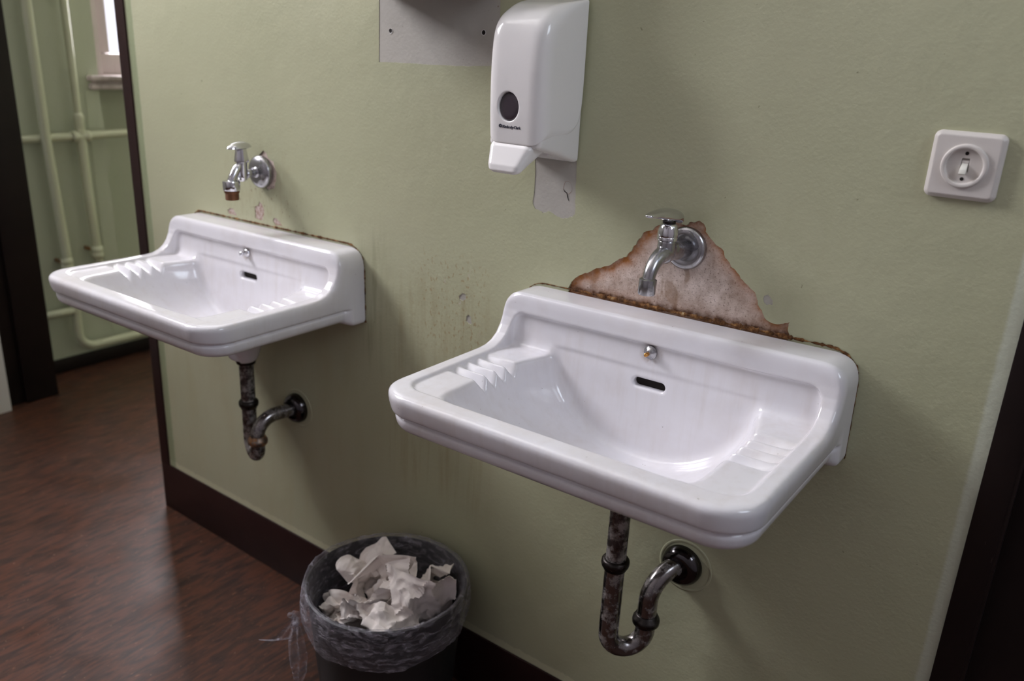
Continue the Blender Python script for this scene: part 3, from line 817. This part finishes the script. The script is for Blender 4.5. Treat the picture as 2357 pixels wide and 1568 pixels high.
# ------------------------------------------------------------------ taps
def tap_right():
    t = empty('wall_tap', (-0.510, 0.0022, 1.018))
    tag(t, 'chrome lever tap on the bare plaster above the nearer basin', 'tap', 'wall taps over the basins')
    MB().lathe([(0.0318, -0.004), (0.0322, 0.002), (0.0312, 0.0062), (0.0275, 0.0088), (0.022, 0.0092), (0.0175, 0.0072), (0.0145, 0.0062), (0, 0.006)], (0,0,0), (0,-1,0), 48).build('wall_flange', m_chrome_dull, t, 180)
    MB().tube(smooth_path([(0,-0.004,0.001), (0,-0.024,0.001), (0,-0.040,0.003), (0,-0.054,0.006), (0,-0.066,0.010)], 5), [0.0142]*10+[0.0140]*3+[0.0138]*3+[0.0125]*5, 28).build('inlet', m_chrome_dull, t, 180)
    # body with spout, one casting
    b = MB()
    b.lathe([(0, -0.0115), (0.006, -0.0105), (0.0105, -0.006), (0.0126, 0.001), (0.0130, 0.010), (0.0128, 0.019), (0.0124, 0.0235), (0, 0.0235)], (0,-0.067,0), (0,0,1), 32)
    sp = smooth_path([(0,-0.066,0.004), (0,-0.079,0.003), (0,-0.092,-0.001), (0,-0.103,-0.009), (0,-0.110,-0.019), (0,-0.1125,-0.028)], 6)
    rr = np.interp(np.linspace(0,1,len(sp)), [0,0.3,0.6,0.85,1], [0.0125,0.0112,0.0098,0.0090,0.0092])
    b.tube(sp, list(rr), 26)
    b.build('body', m_chrome_dull, t, 180)
    MB().lathe([(0, 0.001), (0.0098, 0.001), (0.0124, -0.001), (0.0126, -0.005), (0.0122, -0.0205), (0.0112, -0.0225), (0.0085, -0.0225), (0.0080, -0.018), (0, -0.018)], (0,-0.1135,-0.0255), (0,0.06,1), 36).build('nozzle', m_chrome_dull, t, 40)
    MB().lathe([(0.0130, 0.0218), (0.0143, 0.0226), (0.0146, 0.0262), (0.0141, 0.0272), (0.0145, 0.0286), (0.0143, 0.0330), (0.0134, 0.0385), (0.0118, 0.0430), (0.0100, 0.0452), (0.0080, 0.0462), (0.0075, 0.050), (0, 0.050)], (0,-0.067,0), (0,0,1), 40).build('bonnet', m_chrome, t, 40)
    # lever: lofted sections along the outward axis
    secs = [(-0.0345, 0.0445, 0.0530, 0.0050), (-0.0365, 0.0420, 0.0570, 0.0088), (-0.044, 0.0432, 0.0610, 0.0108), (-0.054, 0.0462, 0.0650, 0.0118), (-0.067, 0.0478, 0.0678, 0.0120), (-0.080, 0.0508, 0.0692, 0.0113), (-0.094, 0.0548, 0.0695, 0.0102), (-0.108, 0.0580, 0.0690, 0.0090), (-0.122, 0.0602, 0.0678, 0.0078), (-0.131, 0.0614, 0.0665, 0.0060), (-0.134, 0.0625, 0.0650, 0.0030)]
    lv = MB(); n = 20; v = []; f = []
    for (y, z0, z1, hw) in secs:
        for k in range(n):
            a = 2*PI*k/n; c, s_ = math.cos(a), math.sin(a)
            x = hw*math.copysign(abs(c)**0.75, c); z = (z0+z1)/2 + (z1-z0)/2*math.copysign(abs(s_)**0.75, s_)
            v.append((x, y, z))
    for i in range(len(secs)-1):
        for k in range(n): f.append((i*n+k, i*n+(k+1) % n, (i+1)*n+(k+1) % n, (i+1)*n+k))
    f += [tuple(range(n)), tuple(reversed([(len(secs)-1)*n+k for k in range(n)]))]
    lv.add(v, f)
    o = lv.build('lever', m_chrome, t, 50)
    sub = o.modifiers.new('subsurf', 'SUBSURF'); sub.levels = 2; sub.render_levels = 2
    MB().lathe([(0.0080, 0.0), (0.0092, 0.001), (0.0092, 0.004), (0, 0.004)], (0,-0.067,0.0455), (0,0,1), 28).build('collar', m_pipe_dark, t, 40)
    return t
tap_right()

def tap_left():
    t = empty('wall_tap', (-1.493, 0.0, 1.011))
    tag(t, 'chrome tap with a domed handle and brown threaded outlet above the further basin', 'tap', 'wall taps over the basins')
    MB().lathe([(0.0335, -0.003), (0.0342, 0.004), (0.033, 0.0085), (0.028, 0.0125), (0.018, 0.0152), (0.010, 0.016), (0, 0.016)], (0,-0.004,0), (0,-1,0), 48).build('wall_flange', m_chrome_dull, t, 180)
    MB().lathe([(0.0098, 0.012), (0.0112, 0.0165), (0.0112, 0.020), (0.0088, 0.0225), (0.0088, 0.026), (0.0102, 0.0275), (0.0102, 0.030), (0, 0.030)], (0,0,0), (0,-1,0), 30).build('union', m_chrome_dull, t, 40)
    MB().tube([(0,-0.022,0), (0,-0.035,-0.001), (0,-0.050,-0.003)], [0.0082,0.0084,0.0088], 26).build('inlet', m_chrome_dull, t, 180)
    b = MB()
    b.lathe([(0, -0.0165), (0.006, -0.0155), (0.0098, -0.0115), (0.0108, -0.005), (0.0108, 0.024), (0, 0.024)], (0,-0.0525,0), (0,0,1), 32)
    b.build('body', m_chrome, t, 50)
    # flat-sided swept spout
    sp = smooth_path([(0,-0.054,0.019), (0,-0.063,0.014), (0,-0.071,0.003), (0,-0.0785,-0.010), (0,-0.0800,-0.016)], 6)
    s2 = MB().tube(sp, list(np.interp(np.linspace(0,1,len(sp)), [0,0.4,0.8,1], [0.0070,0.0088,0.0088,0.0086])), 24)
    s2.build('spout', m_chrome, t, 180)
    MB().lathe([(0, 0.002), (0.0095, 0.002), (0.0168, 0.0005), (0.0176, -0.0015), (0.0174, -0.0175), (0.0165, -0.019), (0, -0.019)], (0,-0.0805,-0.0125), (0,0,1), 40).build('nozzle', m_chrome, t, 40)
    pr = [(0, -0.018), (0.0148, -0.018), (0.0155, -0.0195), (0.0156, -0.023), (0.0140, -0.0255)]
    for i in range(5): pr += [(0.0136, -0.0262-0.0022*i), (0.0141, -0.0273-0.0022*i)]
    pr += [(0.0132, -0.0385), (0.011, -0.0388), (0, -0.0375)]
    MB().lathe(pr, (0,-0.0805,-0.0125), (0,0,1), 40).build('threaded_outlet', m_brass, t, 40)
    # hexagonal tapered bonnet
    hx = MB(); v = []; f = []
    lv = [(0.0125, 0.0235), (0.0152, 0.0245), (0.0150, 0.0285), (0.0138, 0.036), (0.0116, 0.0495), (0.0105, 0.0525)]
    for r, z in lv:
        for k in range(6):
            a = PI/6 + k*PI/3 + 0.25; v.append((r*math.cos(a), -0.0525 + r*math.sin(a), z))
    for i in range(len(lv)-1):
        for k in range(6): f.append((i*6+k, i*6+(k+1) % 6, (i+1)*6+(k+1) % 6, (i+1)*6+k))
    f += [tuple(reversed(range(6))), tuple(range(30, 36))]
    hx.add(v, f).build('bonnet', m_chrome, t, 20, 0.0012, 2)
    # elongated domed handle
    hd = MB(); v = []; f = []; n = 32
    for r, z in [(0, 0.0525), (0.55, 0.0522), (0.90, 0.0518), (1.0, 0.0530), (0.97, 0.0552), (0.84, 0.0590), (0.62, 0.0625), (0.34, 0.0648), (0, 0.0656)]:
        for k in range(n):
            a = 2*PI*k/n; v.append((0.0125*r*math.cos(a) + 0.0, -0.0565 + 0.0295*r*math.sin(a), z + 0.001*math.sin(a)*r))
    m_ = 9
    for i in range(m_-1):
        for k in range(n): f.append((i*n+k, i*n+(k+1) % n, (i+1)*n+(k+1) % n, (i+1)*n+k))
    hd.add(v, f); o = hd.build('handle', m_chrome, t, 50)
    return t
tap_left()

# ------------------------------------------------------------------ drain traps
def u_path(Ax, Ay, Bx, By, zbot, ztopA, ztopB):
    a = Vector((Ax, Ay, 0)); b = Vector((Bx, By, 0)); d = (b-a); R = d.length/2; d.normalize()
    c = (a+b)/2 + Vector((0,0,zbot+R))
    P = [Vector((Ax, Ay, ztopA)), Vector((Ax, Ay, (ztopA+zbot+R)/2)), Vector((Ax, Ay, zbot+R+0.004))]
    P += [c + (-d)*R*math.cos(t) + Vector((0,0,-1))*R*math.sin(t) for t in np.linspace(0, PI, 22)]
    P += [Vector((Bx, By, ztopB))]
    return P

def trap(label, pos, ztop, Aofs, Bofs, zring, zbot, zb, eo, r, rust):
    """pos: where the outlet meets the wall"""
    t = empty('drain_trap', pos); tag(t, label, 'drain pipe', 'bent drain pipes under the basins')
    X0, Y0, Z0 = pos
    Ax, Ay = Aofs[0]-X0, Aofs[1]; Bx, By = Bofs[0]-X0, Bofs[1]
    z = lambda q: q - Z0
    MB().tube([(Ax, Ay, z(ztop)), (Ax, Ay, z((ztop+zring)/2)), (Ax, Ay, z(zring-0.01))], r, 32).build('tail_pipe', m_pipe, t, 60)
    ring = [(r*0.98, -0.0115), (r*1.12, -0.0105), (r*1.16, -0.006), (r*1.32, -0.0045), (r*1.38, 0.0), (r*1.36, 0.0055), (r*1.22, 0.0085), (r*0.98, 0.0085)]
    MB().lathe(ring, (Ax, Ay, z(zring)), (0,0,1), 36).build('coupling_ring', m_pipe_dark, t, 180)
    MB().tube(u_path(Ax, Ay, Bx, By, z(zbot), z(zring), z(zb)), r*1.0, 32).build('trap_bend', m_pipe_bare if not rust else m_pipe, t, 60)
    MB().lathe(ring, (Bx, By, z(zb)), (0,0,-1), 36).build('coupling_ring', m_pipe_rust if rust else m_pipe_dark, t, 180)
    # outlet: straight up, then bending to the wall
    d = Vector((-Bx, -By, 0)); L = d.length; d.normalize()
    Rb = min(0.056, L*0.80, 0 - z(zb) - 0.006)
    P = [Vector((Bx, By, z(zb)))]
    P += [Vector((Bx, By, -Rb)) + d*Rb - d*Rb*math.cos(a) + Vector((0,0,Rb*math.sin(a))) for a in np.linspace(0, PI/2, 16)]
    P += [Vector((0, 0.006, 0))]
    MB().tube(P, r*0.97, 32).build('outlet_pipe', m_pipe_bare, t, 60)
    MB().lathe([(0.0335, -0.004), (0.0345, 0.002), (0.0340, 0.009), (0.030, 0.0165), (0.024, 0.0205), (0.0185, 0.0215), (0.0165, 0.0205), (0, 0.0205)], (0,0,0), (0,-1,0), 48).build('wall_flange', m_pipe_shell, t, 180)
    return t
m_pipe_shell = mk_chrome('dark_chrome_flange', srgb(74, 71, 72), 0.07, 0.16, srgb(70, 62, 58), 0.5, 0.62)
def paint_ring(pos, r):
    # raised ring of old paint left on the wall around the flange
    MB().lathe([(r, -0.0005), (r, 0.0006), (r-0.0022, 0.0007), (r-0.0045, 0.0006), (r-0.006, -0.0005)], (pos[0], 0, pos[2]), (0,-1,0), 56).build('paint_ring', m_wall, wall_back, 180)
pR = (-0.450, 0.0, 0.4985)
trap('tarnished metal drain pipe with a deep bend under the nearer basin', pR, 0.645, (-0.519, -0.105), (-0.476, -0.060), 0.525, 0.361, 0.412, 0, 0.0163, False)
paint_ring((-0.445, 0, 0.4975), 0.0465)
pL = (-1.4125, 0.0, 0.487)
tl = trap('dark drain pipe with a rusty lower collar under the further basin', pL, 0.625, (-1.4825, -0.080), (-1.427, -0.102), 0.502, 0.392, 0.436, 0, 0.0158, True)
MB().lathe([(0.0160, -0.014), (0.0205, -0.012), (0.0225, -0.003), (0.0225, 0.012), (0.0165, 0.014)], (-1.4825+1.4125, -0.080, 0.612-0.487), (0,0,1), 36).build('collar', m_pipe_dark, tl, 40)
paint_ring((-1.4085, 0, 0.4865), 0.0455)

# ------------------------------------------------------------------ soap dispenser
def sdf_mesh(name, fn, lo, hi, h, mat, parent, relax=2):
    ax = [np.arange(lo[i]-2*h, hi[i]+3*h, h, dtype=np.float64) for i in range(3)]
    X, V, Z = np.meshgrid(*ax, indexing='ij')
    F = fn(X, V, Z)
    P, Q = surface_nets(F, (ax[0][0], ax[1][0], ax[2][0]), h, relax)
    P = P.astype(np.float64); P[:,1] *= -1
    return link(name, fast_mesh(name, P, Q[:, ::-1]), mat, parent, 180)

disp = empty('soap_dispenser', (-0.7555, 0.0, 1.2))
tag(disp, 'white plastic push soap dispenser with an oval window on the green wall', 'soap dispenser')
def prof2(V, Z, P): return poly2(V[0], Z[0], P)[None]
cov = [(0.004, 0.157), (0.012, 0.1562), (0.030, 0.1535), (0.055, 0.1492), (0.073, 0.1438), (0.090, 0.1352), (0.1015, 0.1245), (0.109, 0.110), (0.1130, 0.089), (0.1150, 0.060), (0.1152, 0.029), (0.1140, -0.010), (0.1110, -0.047), (0.1092, -0.0500), (0.090, -0.0492), (0.069, -0.0455), (0.045, -0.0395), (0.026, -0.0310), (0.014, -0.0210), (0.0075, -0.008), (0.0045, 0.012), (0.0035, 0.05)]
OVC = (-0.0075, 0.0035)
cov = [(p.x, p.y) for p in smooth_path([Vector((a, b, 0)) for a, b in cov], 6)]
def f_cover(X, V, Z):
    p = prof2(V, Z, cov)
    hwid = 0.0520 + 0.0010*np.clip(1 - V/0.11, 0, 1) - 0.0*V
    # front corners rounder than the rear ones
    s = smax(np.broadcast_to(p, X.shape), np.abs(X) - hwid, 0.006 + 0.020*sstep(0.02, 0.085, V))
    ov = (np.sqrt(((X-OVC[0])/0.0186)**2 + ((Z-OVC[1])/0.0208)**2) - 1)*0.0185
    return smax(s, -smax(ov, 0.1095 - V, 0.001), 0.0016)
sdf_mesh('cover', f_cover, (-0.056, 0.0, -0.056), (0.056, 0.118, 0.160), 0.00145, m_plastic, disp)
bk = [(0.0008, 0.150), (0.018, 0.150), (0.03, 0.0), (0.1055, -0.040), (0.1065, -0.0530), (0.060, -0.0640), (0.020, -0.0760), (0.008, -0.0790), (0.0008, -0.0780)]
def f_back(X, V, Z):
    s = smax(np.broadcast_to(prof2(V, Z, bk), X.shape), np.abs(X) - (0.0505 - 0.06*np.maximum(V-0.06, 0)), 0.008)
    return s
sdf_mesh('back_plate', f_back, (-0.054, 0.0, -0.082), (0.054, 0.110, 0.153), 0.002, m_plastic_grey, disp)
lvp = [(0.050, -0.050), (0.108, -0.048), (0.1135, -0.054), (0.1275, -0.0800), (0.1285, -0.0885), (0.1235, -0.0925), (0.116, -0.0925), (0.098, -0.0800), (0.075, -0.0660), (0.050, -0.058)]
def f_lever(X, V, Z):
    s = np.broadcast_to(prof2(V, Z, lvp), X.shape)
    hwid = 0.0395 - 0.30*np.maximum(-0.055 - Z, 0)
    return smax(s, (np.abs(X+0.004) - hwid)*0.95, 0.012)
sdf_mesh('push_lever', f_lever, (-0.048, 0.045, -0.096), (0.045, 0.132, -0.044), 0.0015, m_plastic, disp)
# foam spout edge under the lever
MB().box((-0.030, -0.060, -0.0700), (0.030, -0.004, -0.0630)).build('underside_plate', m_plastic_grey, disp, 30, 0.002, 2)
# smoked oval window
ow = MB(); n = 48; v = [(OVC[0], -0.1122, OVC[1])]
for rr_, yy in ((0.55, -0.1122), (0.86, -0.1118), (1.0, -0.1100), (1.02, -0.108)):
    v += [(OVC[0] + 0.0184*rr_*math.cos(2*PI*k/n), yy, OVC[1] + 0.0206*rr_*math.sin(2*PI*k/n)) for k in range(n)]
f = [(0, 1+(k+1) % n, 1+k) for k in range(n)]
for i in range(3):
    for k in range(n): f.append((1+i*n+k, 1+i*n+(k+1) % n, 1+(i+1)*n+(k+1) % n, 1+(i+1)*n+k))
o = ow.add(v, f).build('viewing_window', m_window_dark, disp, 60); o['label'] = 'smoked oval viewing window'
# printed name and round emblem
tc = bpy.data.curves.new('lettering', 'FONT'); tc.body = 'Kimberly-Clark'; tc.size = 0.0057; tc.extrude = 0.00025; tc.offset = 0.00016
tc.align_x = 'LEFT'; tc.space_character = 0.93
tmp = bpy.data.objects.new('lettering_curve', tc); COL.objects.link(tmp)
dg = bpy.context.evaluated_depsgraph_get(); lme = bpy.data.meshes.new_from_object(tmp.evaluated_get(dg)); bpy.data.objects.remove(tmp)
lme.materials.clear(); lme.materials.append(m_ink); lme.name = 'lettering'
to = bpy.data.objects.new('lettering', lme); COL.objects.link(to); to.parent = disp
to.rotation_euler = (PI/2 + 0.075, 0, 0); to.location = (-0.0172, -0.1129, -0.0272)
to['label'] = 'small dark printed name'
em = MB()
def ring_flat(mb, cx, cz, r0, r1, y0, y1, n=32, a0=0, a1=2*PI):
    v = []; f = []
    for k in range(n+1):
        a = a0+(a1-a0)*k/n
        for r_, y in ((r0, y0), (r1, y0), (r1, y1), (r0, y1)): v.append((cx+r_*math.cos(a), y, cz+r_*math.sin(a)))
    for k in range(n):
        for j in range(4): f.append((k*4+j, k*4+(j+1) % 4, (k+1)*4+(j+1) % 4, (k+1)*4+j))
    mb.add(v, f)
ring_flat(em, -0.0210, -0.0247, 0.00205, 0.0026, -0.1141, -0.1128)
for q in range(4):
    a = q*PI/2 + 0.3
    ring_flat(em, -0.0210+0.0009*math.cos(a), -0.0247+0.0009*math.sin(a), 0.00065, 0.00105, -0.1141, -0.1128, 10, a-1.7, a+1.7)
o = em.build('emblem', m_ink, disp, 0); o['label'] = 'small dark round emblem'

# paper towel box on the wall above, its foot just over the frame
pt = empty('towel_dispenser', (-1.005, 0.0, 1.368))
tag(pt, 'pale metal paper towel box on the wall above the pale rectangle', 'towel dispenser')
MB().box((-0.135, -0.145, 0), (0.135, -0.001, 0.33)).build('case', m_plastic_grey, pt, 30, 0.012, 3)
MB().box((-0.10, -0.100, -0.006), (0.10, -0.02, 0.003)).build('towel_slot', m_pipe_dark, pt, 30, 0.003, 2)

# ------------------------------------------------------------------ light switch
sw = empty('light_switch', (-0.1672, 0.0, 1.1787)); tag(sw, 'square white bakelite toggle light switch at the right of the wall', 'light switch')
def f_plate(X, V, Z):
    hw = 0.0392 - 0.0035*sstep(0.004, 0.0088, V)
    q = rbox2(X, Z, 0.0392, 0.0392, 0.0085) + (0.0392 - hw)
    s = smax(q, np.abs(V - 0.003) - 0.0060, 0.0025)
    rr_ = np.sqrt(X*X + Z*Z)
    tor = smax(rr_ - 0.0252, smax(0.0198 - rr_, V - 0.0125, 0.003), 0.002)
    tor = smax(tor, 0.004 - V, 0.001)
    s = smin(s, tor, 0.0006)
    s = smax(s, -smax(rr_ - 0.0200, 0.0072 - V, 0.0008), 0.0008)
    slot = np.maximum(np.maximum(np.abs(X) - 0.0042, np.abs(Z - 0.001) - 0.0078), 0.0028 - V)
    s = smax(s, -slot, 0.0008)
    return s
sdf_mesh('cover_plate', f_plate, (-0.041, -0.004, -0.041), (0.041, 0.014, 0.041), 0.0007, m_switch, sw, 1)
mb = MB()
pr = [(-0.0036, 0.004, -0.0036, -0.0125), ]
v = []
for (z, y, hx_) in ((-0.0005, -0.0030, 0.0034), (0.0035, -0.0062, 0.0034), (-0.0035, -0.0150, 0.0036), (-0.0085, -0.0165, 0.0037), (-0.0095, -0.0150, 0.0037), (-0.0062, -0.0030, 0.0034)):
    v += [(-hx_, y, z), (hx_, y, z)]
f = [(2*i, 2*i+1, 2*((i+1) % 6)+1, 2*((i+1) % 6)) for i in range(6)] + [tuple(range(0, 12, 2)), tuple(reversed(range(1, 12, 2)))]
mb.add(v, f).build('toggle', m_switch_lever, sw, 30, 0.0006, 2)
mb = MB(); mb.tube([(-0.0038, -0.0036, 0.0042), (0.0038, -0.0036, 0.0042)], 0.0030, 20); mb.build('pivot', m_switch, sw, 60)
for z in (0.0148, -0.0150):
    MB().lathe([(0.0021, 0.0), (0.0021, 0.00035), (0, 0.00035)], (0.0, -0.0072, z), (0,-1,0), 20).build('screw_hole', m_black_hole, sw, 40)

# ------------------------------------------------------------------ waste bin, liner, paper
BX, BY, BH, BR = -0.958, -0.172, 0.326, 0.150
bin_o = empty('waste_bin', (BX, BY, 0)); tag(bin_o, 'round black plastic waste bin against the wall between the basins', 'bin')
MB().lathe([(0, 0.0), (0.118, 0.0), (0.121, 0.003), (BR-0.003, BH-0.012), (BR, BH-0.010), (BR+0.0015, BH-0.002), (BR-0.0015, BH), (BR-0.0045, BH-0.003), (0.1165, 0.006), (0, 0.006)], (0,0,0), (0,0,1), 72).build('bucket', m_bin, bin_o, 40)
ln = empty('bin_liner', (BX, BY, 0.02)); tag(ln, 'clear crinkled plastic liner folded over the rim of the black bin', 'bin liner')
nth, NS = 300, 46
path = [(0.119, 0.0)] + [(0.1215 + (BR-0.0085-0.1215)*t, 0.30*t) for t in (0.15, 0.3, 0.45, 0.6, 0.72, 0.82, 0.9)] 
z0 = 0.306
path += [(BR-0.007, 0.285), (BR-0.007, 0.296), (BR-0.005, 0.306), (BR+0.000, 0.3115), (BR+0.005, 0.3105), (BR+0.0072, 0.304), (BR+0.0085, 0.294), (BR+0.0090, 0.282), (BR+0.0090, 0.270), (BR+0.0085, 0.258), (BR+0.0065, 0.246), (BR+0.0045, 0.234), (BR+0.002, 0.222)]
v = []; f = []
for j, (r, z) in enumerate(path):
    s = j/(len(path)-1)
    out = max(0.0, min(1.0, (j-9)/3)); skirt = max(0.0, (j-13)/(len(path)-14))
    for k in range(nth):
        a = 2*PI*k/nth; ca, sa = math.cos(a), math.sin(a)
        w = noise.noise((ca*4+z*34, sa*4-z*22, z*12)) ; w2 = noise.noise((ca*11+z*70, sa*11+z*40, 3.0)); w3 = noise.noise((ca*24+z*90, sa*24-z*60, 8))
        dr = out*(0.0030*w + 0.0030*w2 + 0.0016*w3) + (1-out)*(-0.0012*abs(w2) - 0.0006*abs(w3))
        dr += skirt*0.004*noise.noise((ca*2.3, sa*2.3, 4.4))
        front = 0.5 - 0.5*math.sin(a - 0.5)             # deeper skirt towards the camera
        dz = -skirt*(0.012*front + 0.010*noise.noise((ca*2.2, sa*2.2, 9.0)) - 0.012)
        rad = r + dr
        if out > 0 and z < 0.30: rad = max(rad, 0.1215 + (BR-0.1215)*min(1, (z+dz+0.02)/0.32) + 0.0016)
        v.append((rad*ca, rad*sa, z + dz))
for j in range(len(path)-1):
    for k in range(nth):
        k2 = (k+1) % nth; f.append((j*nth+k, j*nth+k2, (j+1)*nth+k2, (j+1)*nth+k))
MB().add(v, f).build('film', m_liner, ln, 180)
# knot and the two loose tails on the left front
def tail(name, pts, wid, seed):
    P = smooth_path(pts, 9); v = []; f = []; n = 14
    W_ = np.interp(np.linspace(0,1,len(P)), np.linspace(0,1,len(wid)), wid)
    side = Vector((0.62, 0.42, 0)).normalized(); nrm = Vector((0.42, -0.62, 0.1)).normalized()
    for i, p in enumerate(P):
        for k in range(n+1):
            t = k/n*2-1
            fold = 0.35*math.sin(t*7 + seed + i*0.10) + 0.5*noise.noise((t*2.2, i*0.12, seed))
            v.append(p + side*t*W_[i] + nrm*fold*(W_[i]*0.55+0.001))
    for i in range(len(P)-1):
        for k in range(n): f.append((i*(n+1)+k, i*(n+1)+k+1, (i+1)*(n+1)+k+1, (i+1)*(n+1)+k))
    return MB().add(v, f).build(name, m_liner, ln, 180, recalc=False)
kx, ky, kz = -0.118, -0.123, 0.232
kb = MB(); kp = [Vector((kx, ky, kz)) + Vector((0.010*math.cos(t), 0.006*math.sin(t*2), 0.011*math.sin(t))) for t in np.linspace(0, 2*PI, 26)]
kb.tube(kp, [0.0045+0.0015*math.sin(i*2.1) for i in range(26)], 10, False); kb.build('knot', m_liner, ln, 180)
tail('loose_tail', [(kx, ky, kz+0.004), (kx-0.012, ky-0.006, kz-0.028), (kx-0.026, ky-0.012, kz-0.052), (kx-0.05, ky-0.024, kz-0.062), (kx-0.075, ky-0.03, kz-0.070)], [0.004, 0.013, 0.016, 0.010, 0.002], 1.0)
tail('loose_tail', [(kx, ky, kz+0.004), (kx+0.014, ky-0.012, kz-0.03), (kx+0.022, ky-0.016, kz-0.062), (kx+0.026, ky-0.018, kz-0.094), (kx+0.026, ky-0.02, kz-0.122)], [0.004, 0.015, 0.019, 0.016, 0.006], 4.0)

def crumple(seed, size, folds):
    rnd = random.Random(seed); N = 64
    asp = rnd.uniform(0.8, 1.0)
    P = np.array([[(i/N-0.5)*size, (j/N-0.5)*size*asp, 0.0] for j in range(N+1) for i in range(N+1)])
    for q in range(len(P)):
        e = max(abs(P[q][0])/(size/2), abs(P[q][1])/(size*asp/2))
        P[q] *= 1 + 0.05*noise.noise((P[q][0]*35, P[q][1]*35, seed))*max(0, e-0.6)/0.4
    # creases: ridged relief, then folds about random lines
    for q in range(len(P)):
        x, y = P[q][0], P[q][1]
        r1 = abs(noise.noise((x*16, y*16, seed))); r2 = abs(noise.noise((x*38, y*38, seed+4))); r3 = abs(noise.noise((x*85, y*85, seed+9)))
        P[q][2] += 0.034*r1 + 0.012*r2 + 0.0035*r3
    for k in range(folds):
        n = np.array([rnd.gauss(0,1), rnd.gauss(0,1), rnd.gauss(0,0.4)]); n /= np.linalg.norm(n)
        c = P.mean(0) + np.array([rnd.uniform(-1,1), rnd.uniform(-1,1), 0])*size*0.16
        d = (P - c) @ n
        ax = np.cross(n, [rnd.gauss(0,.3), rnd.gauss(0,.3), 1]); ax /= np.linalg.norm(ax)
        ang = rnd.choice((-1, 1))*rnd.uniform(0.6, 1.7)
        t = np.clip(d/rnd.choice((0.003, 0.010, 0.022)), 0, 1)*ang
        q = P - c; ca, sa = np.cos(t)[:,None], np.sin(t)[:,None]
        rot = q*ca + np.cross(ax, q)*sa + ax*(q@ax)[:,None]*(1-ca)
        P = np.where((d > 0)[:,None], rot + c, P)
    P = P - P.mean(0)
    f = [(j*(N+1)+i, j*(N+1)+i+1, (j+1)*(N+1)+i+1, (j+1)*(N+1)+i) for j in range(N) for i in range(N)]
    return P, f
papers = [
 # seed, size, folds, offset (x,y,z of centre), max radius, label
 (11, 0.215, 5, (-0.024, 0.020, 0.298), 0.084, 'crumpled white paper towel standing tallest at the left of the heap in the bin'),
 (24, 0.240, 3, (0.052, 0.010, 0.290), 0.096, 'broad smooth white paper towel at the right of the heap in the bin'),
 (31, 0.130, 4, (-0.084, 0.006, 0.282), 0.052, 'small folded paper towel at the far left of the heap in the bin'),
 (47, 0.200, 5, (-0.010, -0.046, 0.278), 0.074, 'crumpled paper towel in the middle front of the heap in the bin'),
 (59, 0.170, 4, (-0.058, -0.058, 0.252), 0.064, 'shaded paper towel low at the left front inside the bin'),
 (61, 0.150, 4, (0.052, 0.080, 0.296), 0.056, 'small pinkish paper towel at the back right of the heap in the bin'),
 (73, 0.190, 3, (0.062, -0.062, 0.280), 0.074, 'rolled paper towel along the right front rim inside the bin'),
 (83, 0.200, 5, (-0.030, 0.055, 0.225), 0.070, 'buried paper towel behind and below the tallest one in the bin'),
 (97, 0.220, 5, (0.030, -0.010, 0.205), 0.085, 'paper towel at the bottom of the heap in the bin'),
]
for seed, size, folds, c, rmax, lb in papers:
    P, f = crumple(seed, size, folds)
    R_ = np.sqrt((P**2).sum(1)); s = rmax/np.percentile(R_, 96)
    P = P*min(s, 1.4); R_ = np.sqrt((P**2).sum(1)); P = P*np.minimum(1, rmax*1.12/np.maximum(R_, 1e-6))[:,None]
    P = P + np.array(c) 
    # keep inside the bin wall
    rr_ = np.hypot(P[:,0], P[:,1]); lim = 0.1185 + (BR-0.011-0.1185)*np.clip(P[:,2]/0.32, 0, 1) - 0.003
    k = np.minimum(1, lim/np.maximum(rr_, 1e-6)); P[:,0] *= k; P[:,1] *= k
    base = np.array([c[0], c[1], P[:,2].min()])
    o = MB().add([tuple(p - base) for p in P], f).build('paper_towel', m_tissue, None, 35, recalc=False)
    o.location = (BX+base[0], BY+base[1], base[2])
    tag(o, lb, 'paper towel', 'crumpled paper towels in the bin')
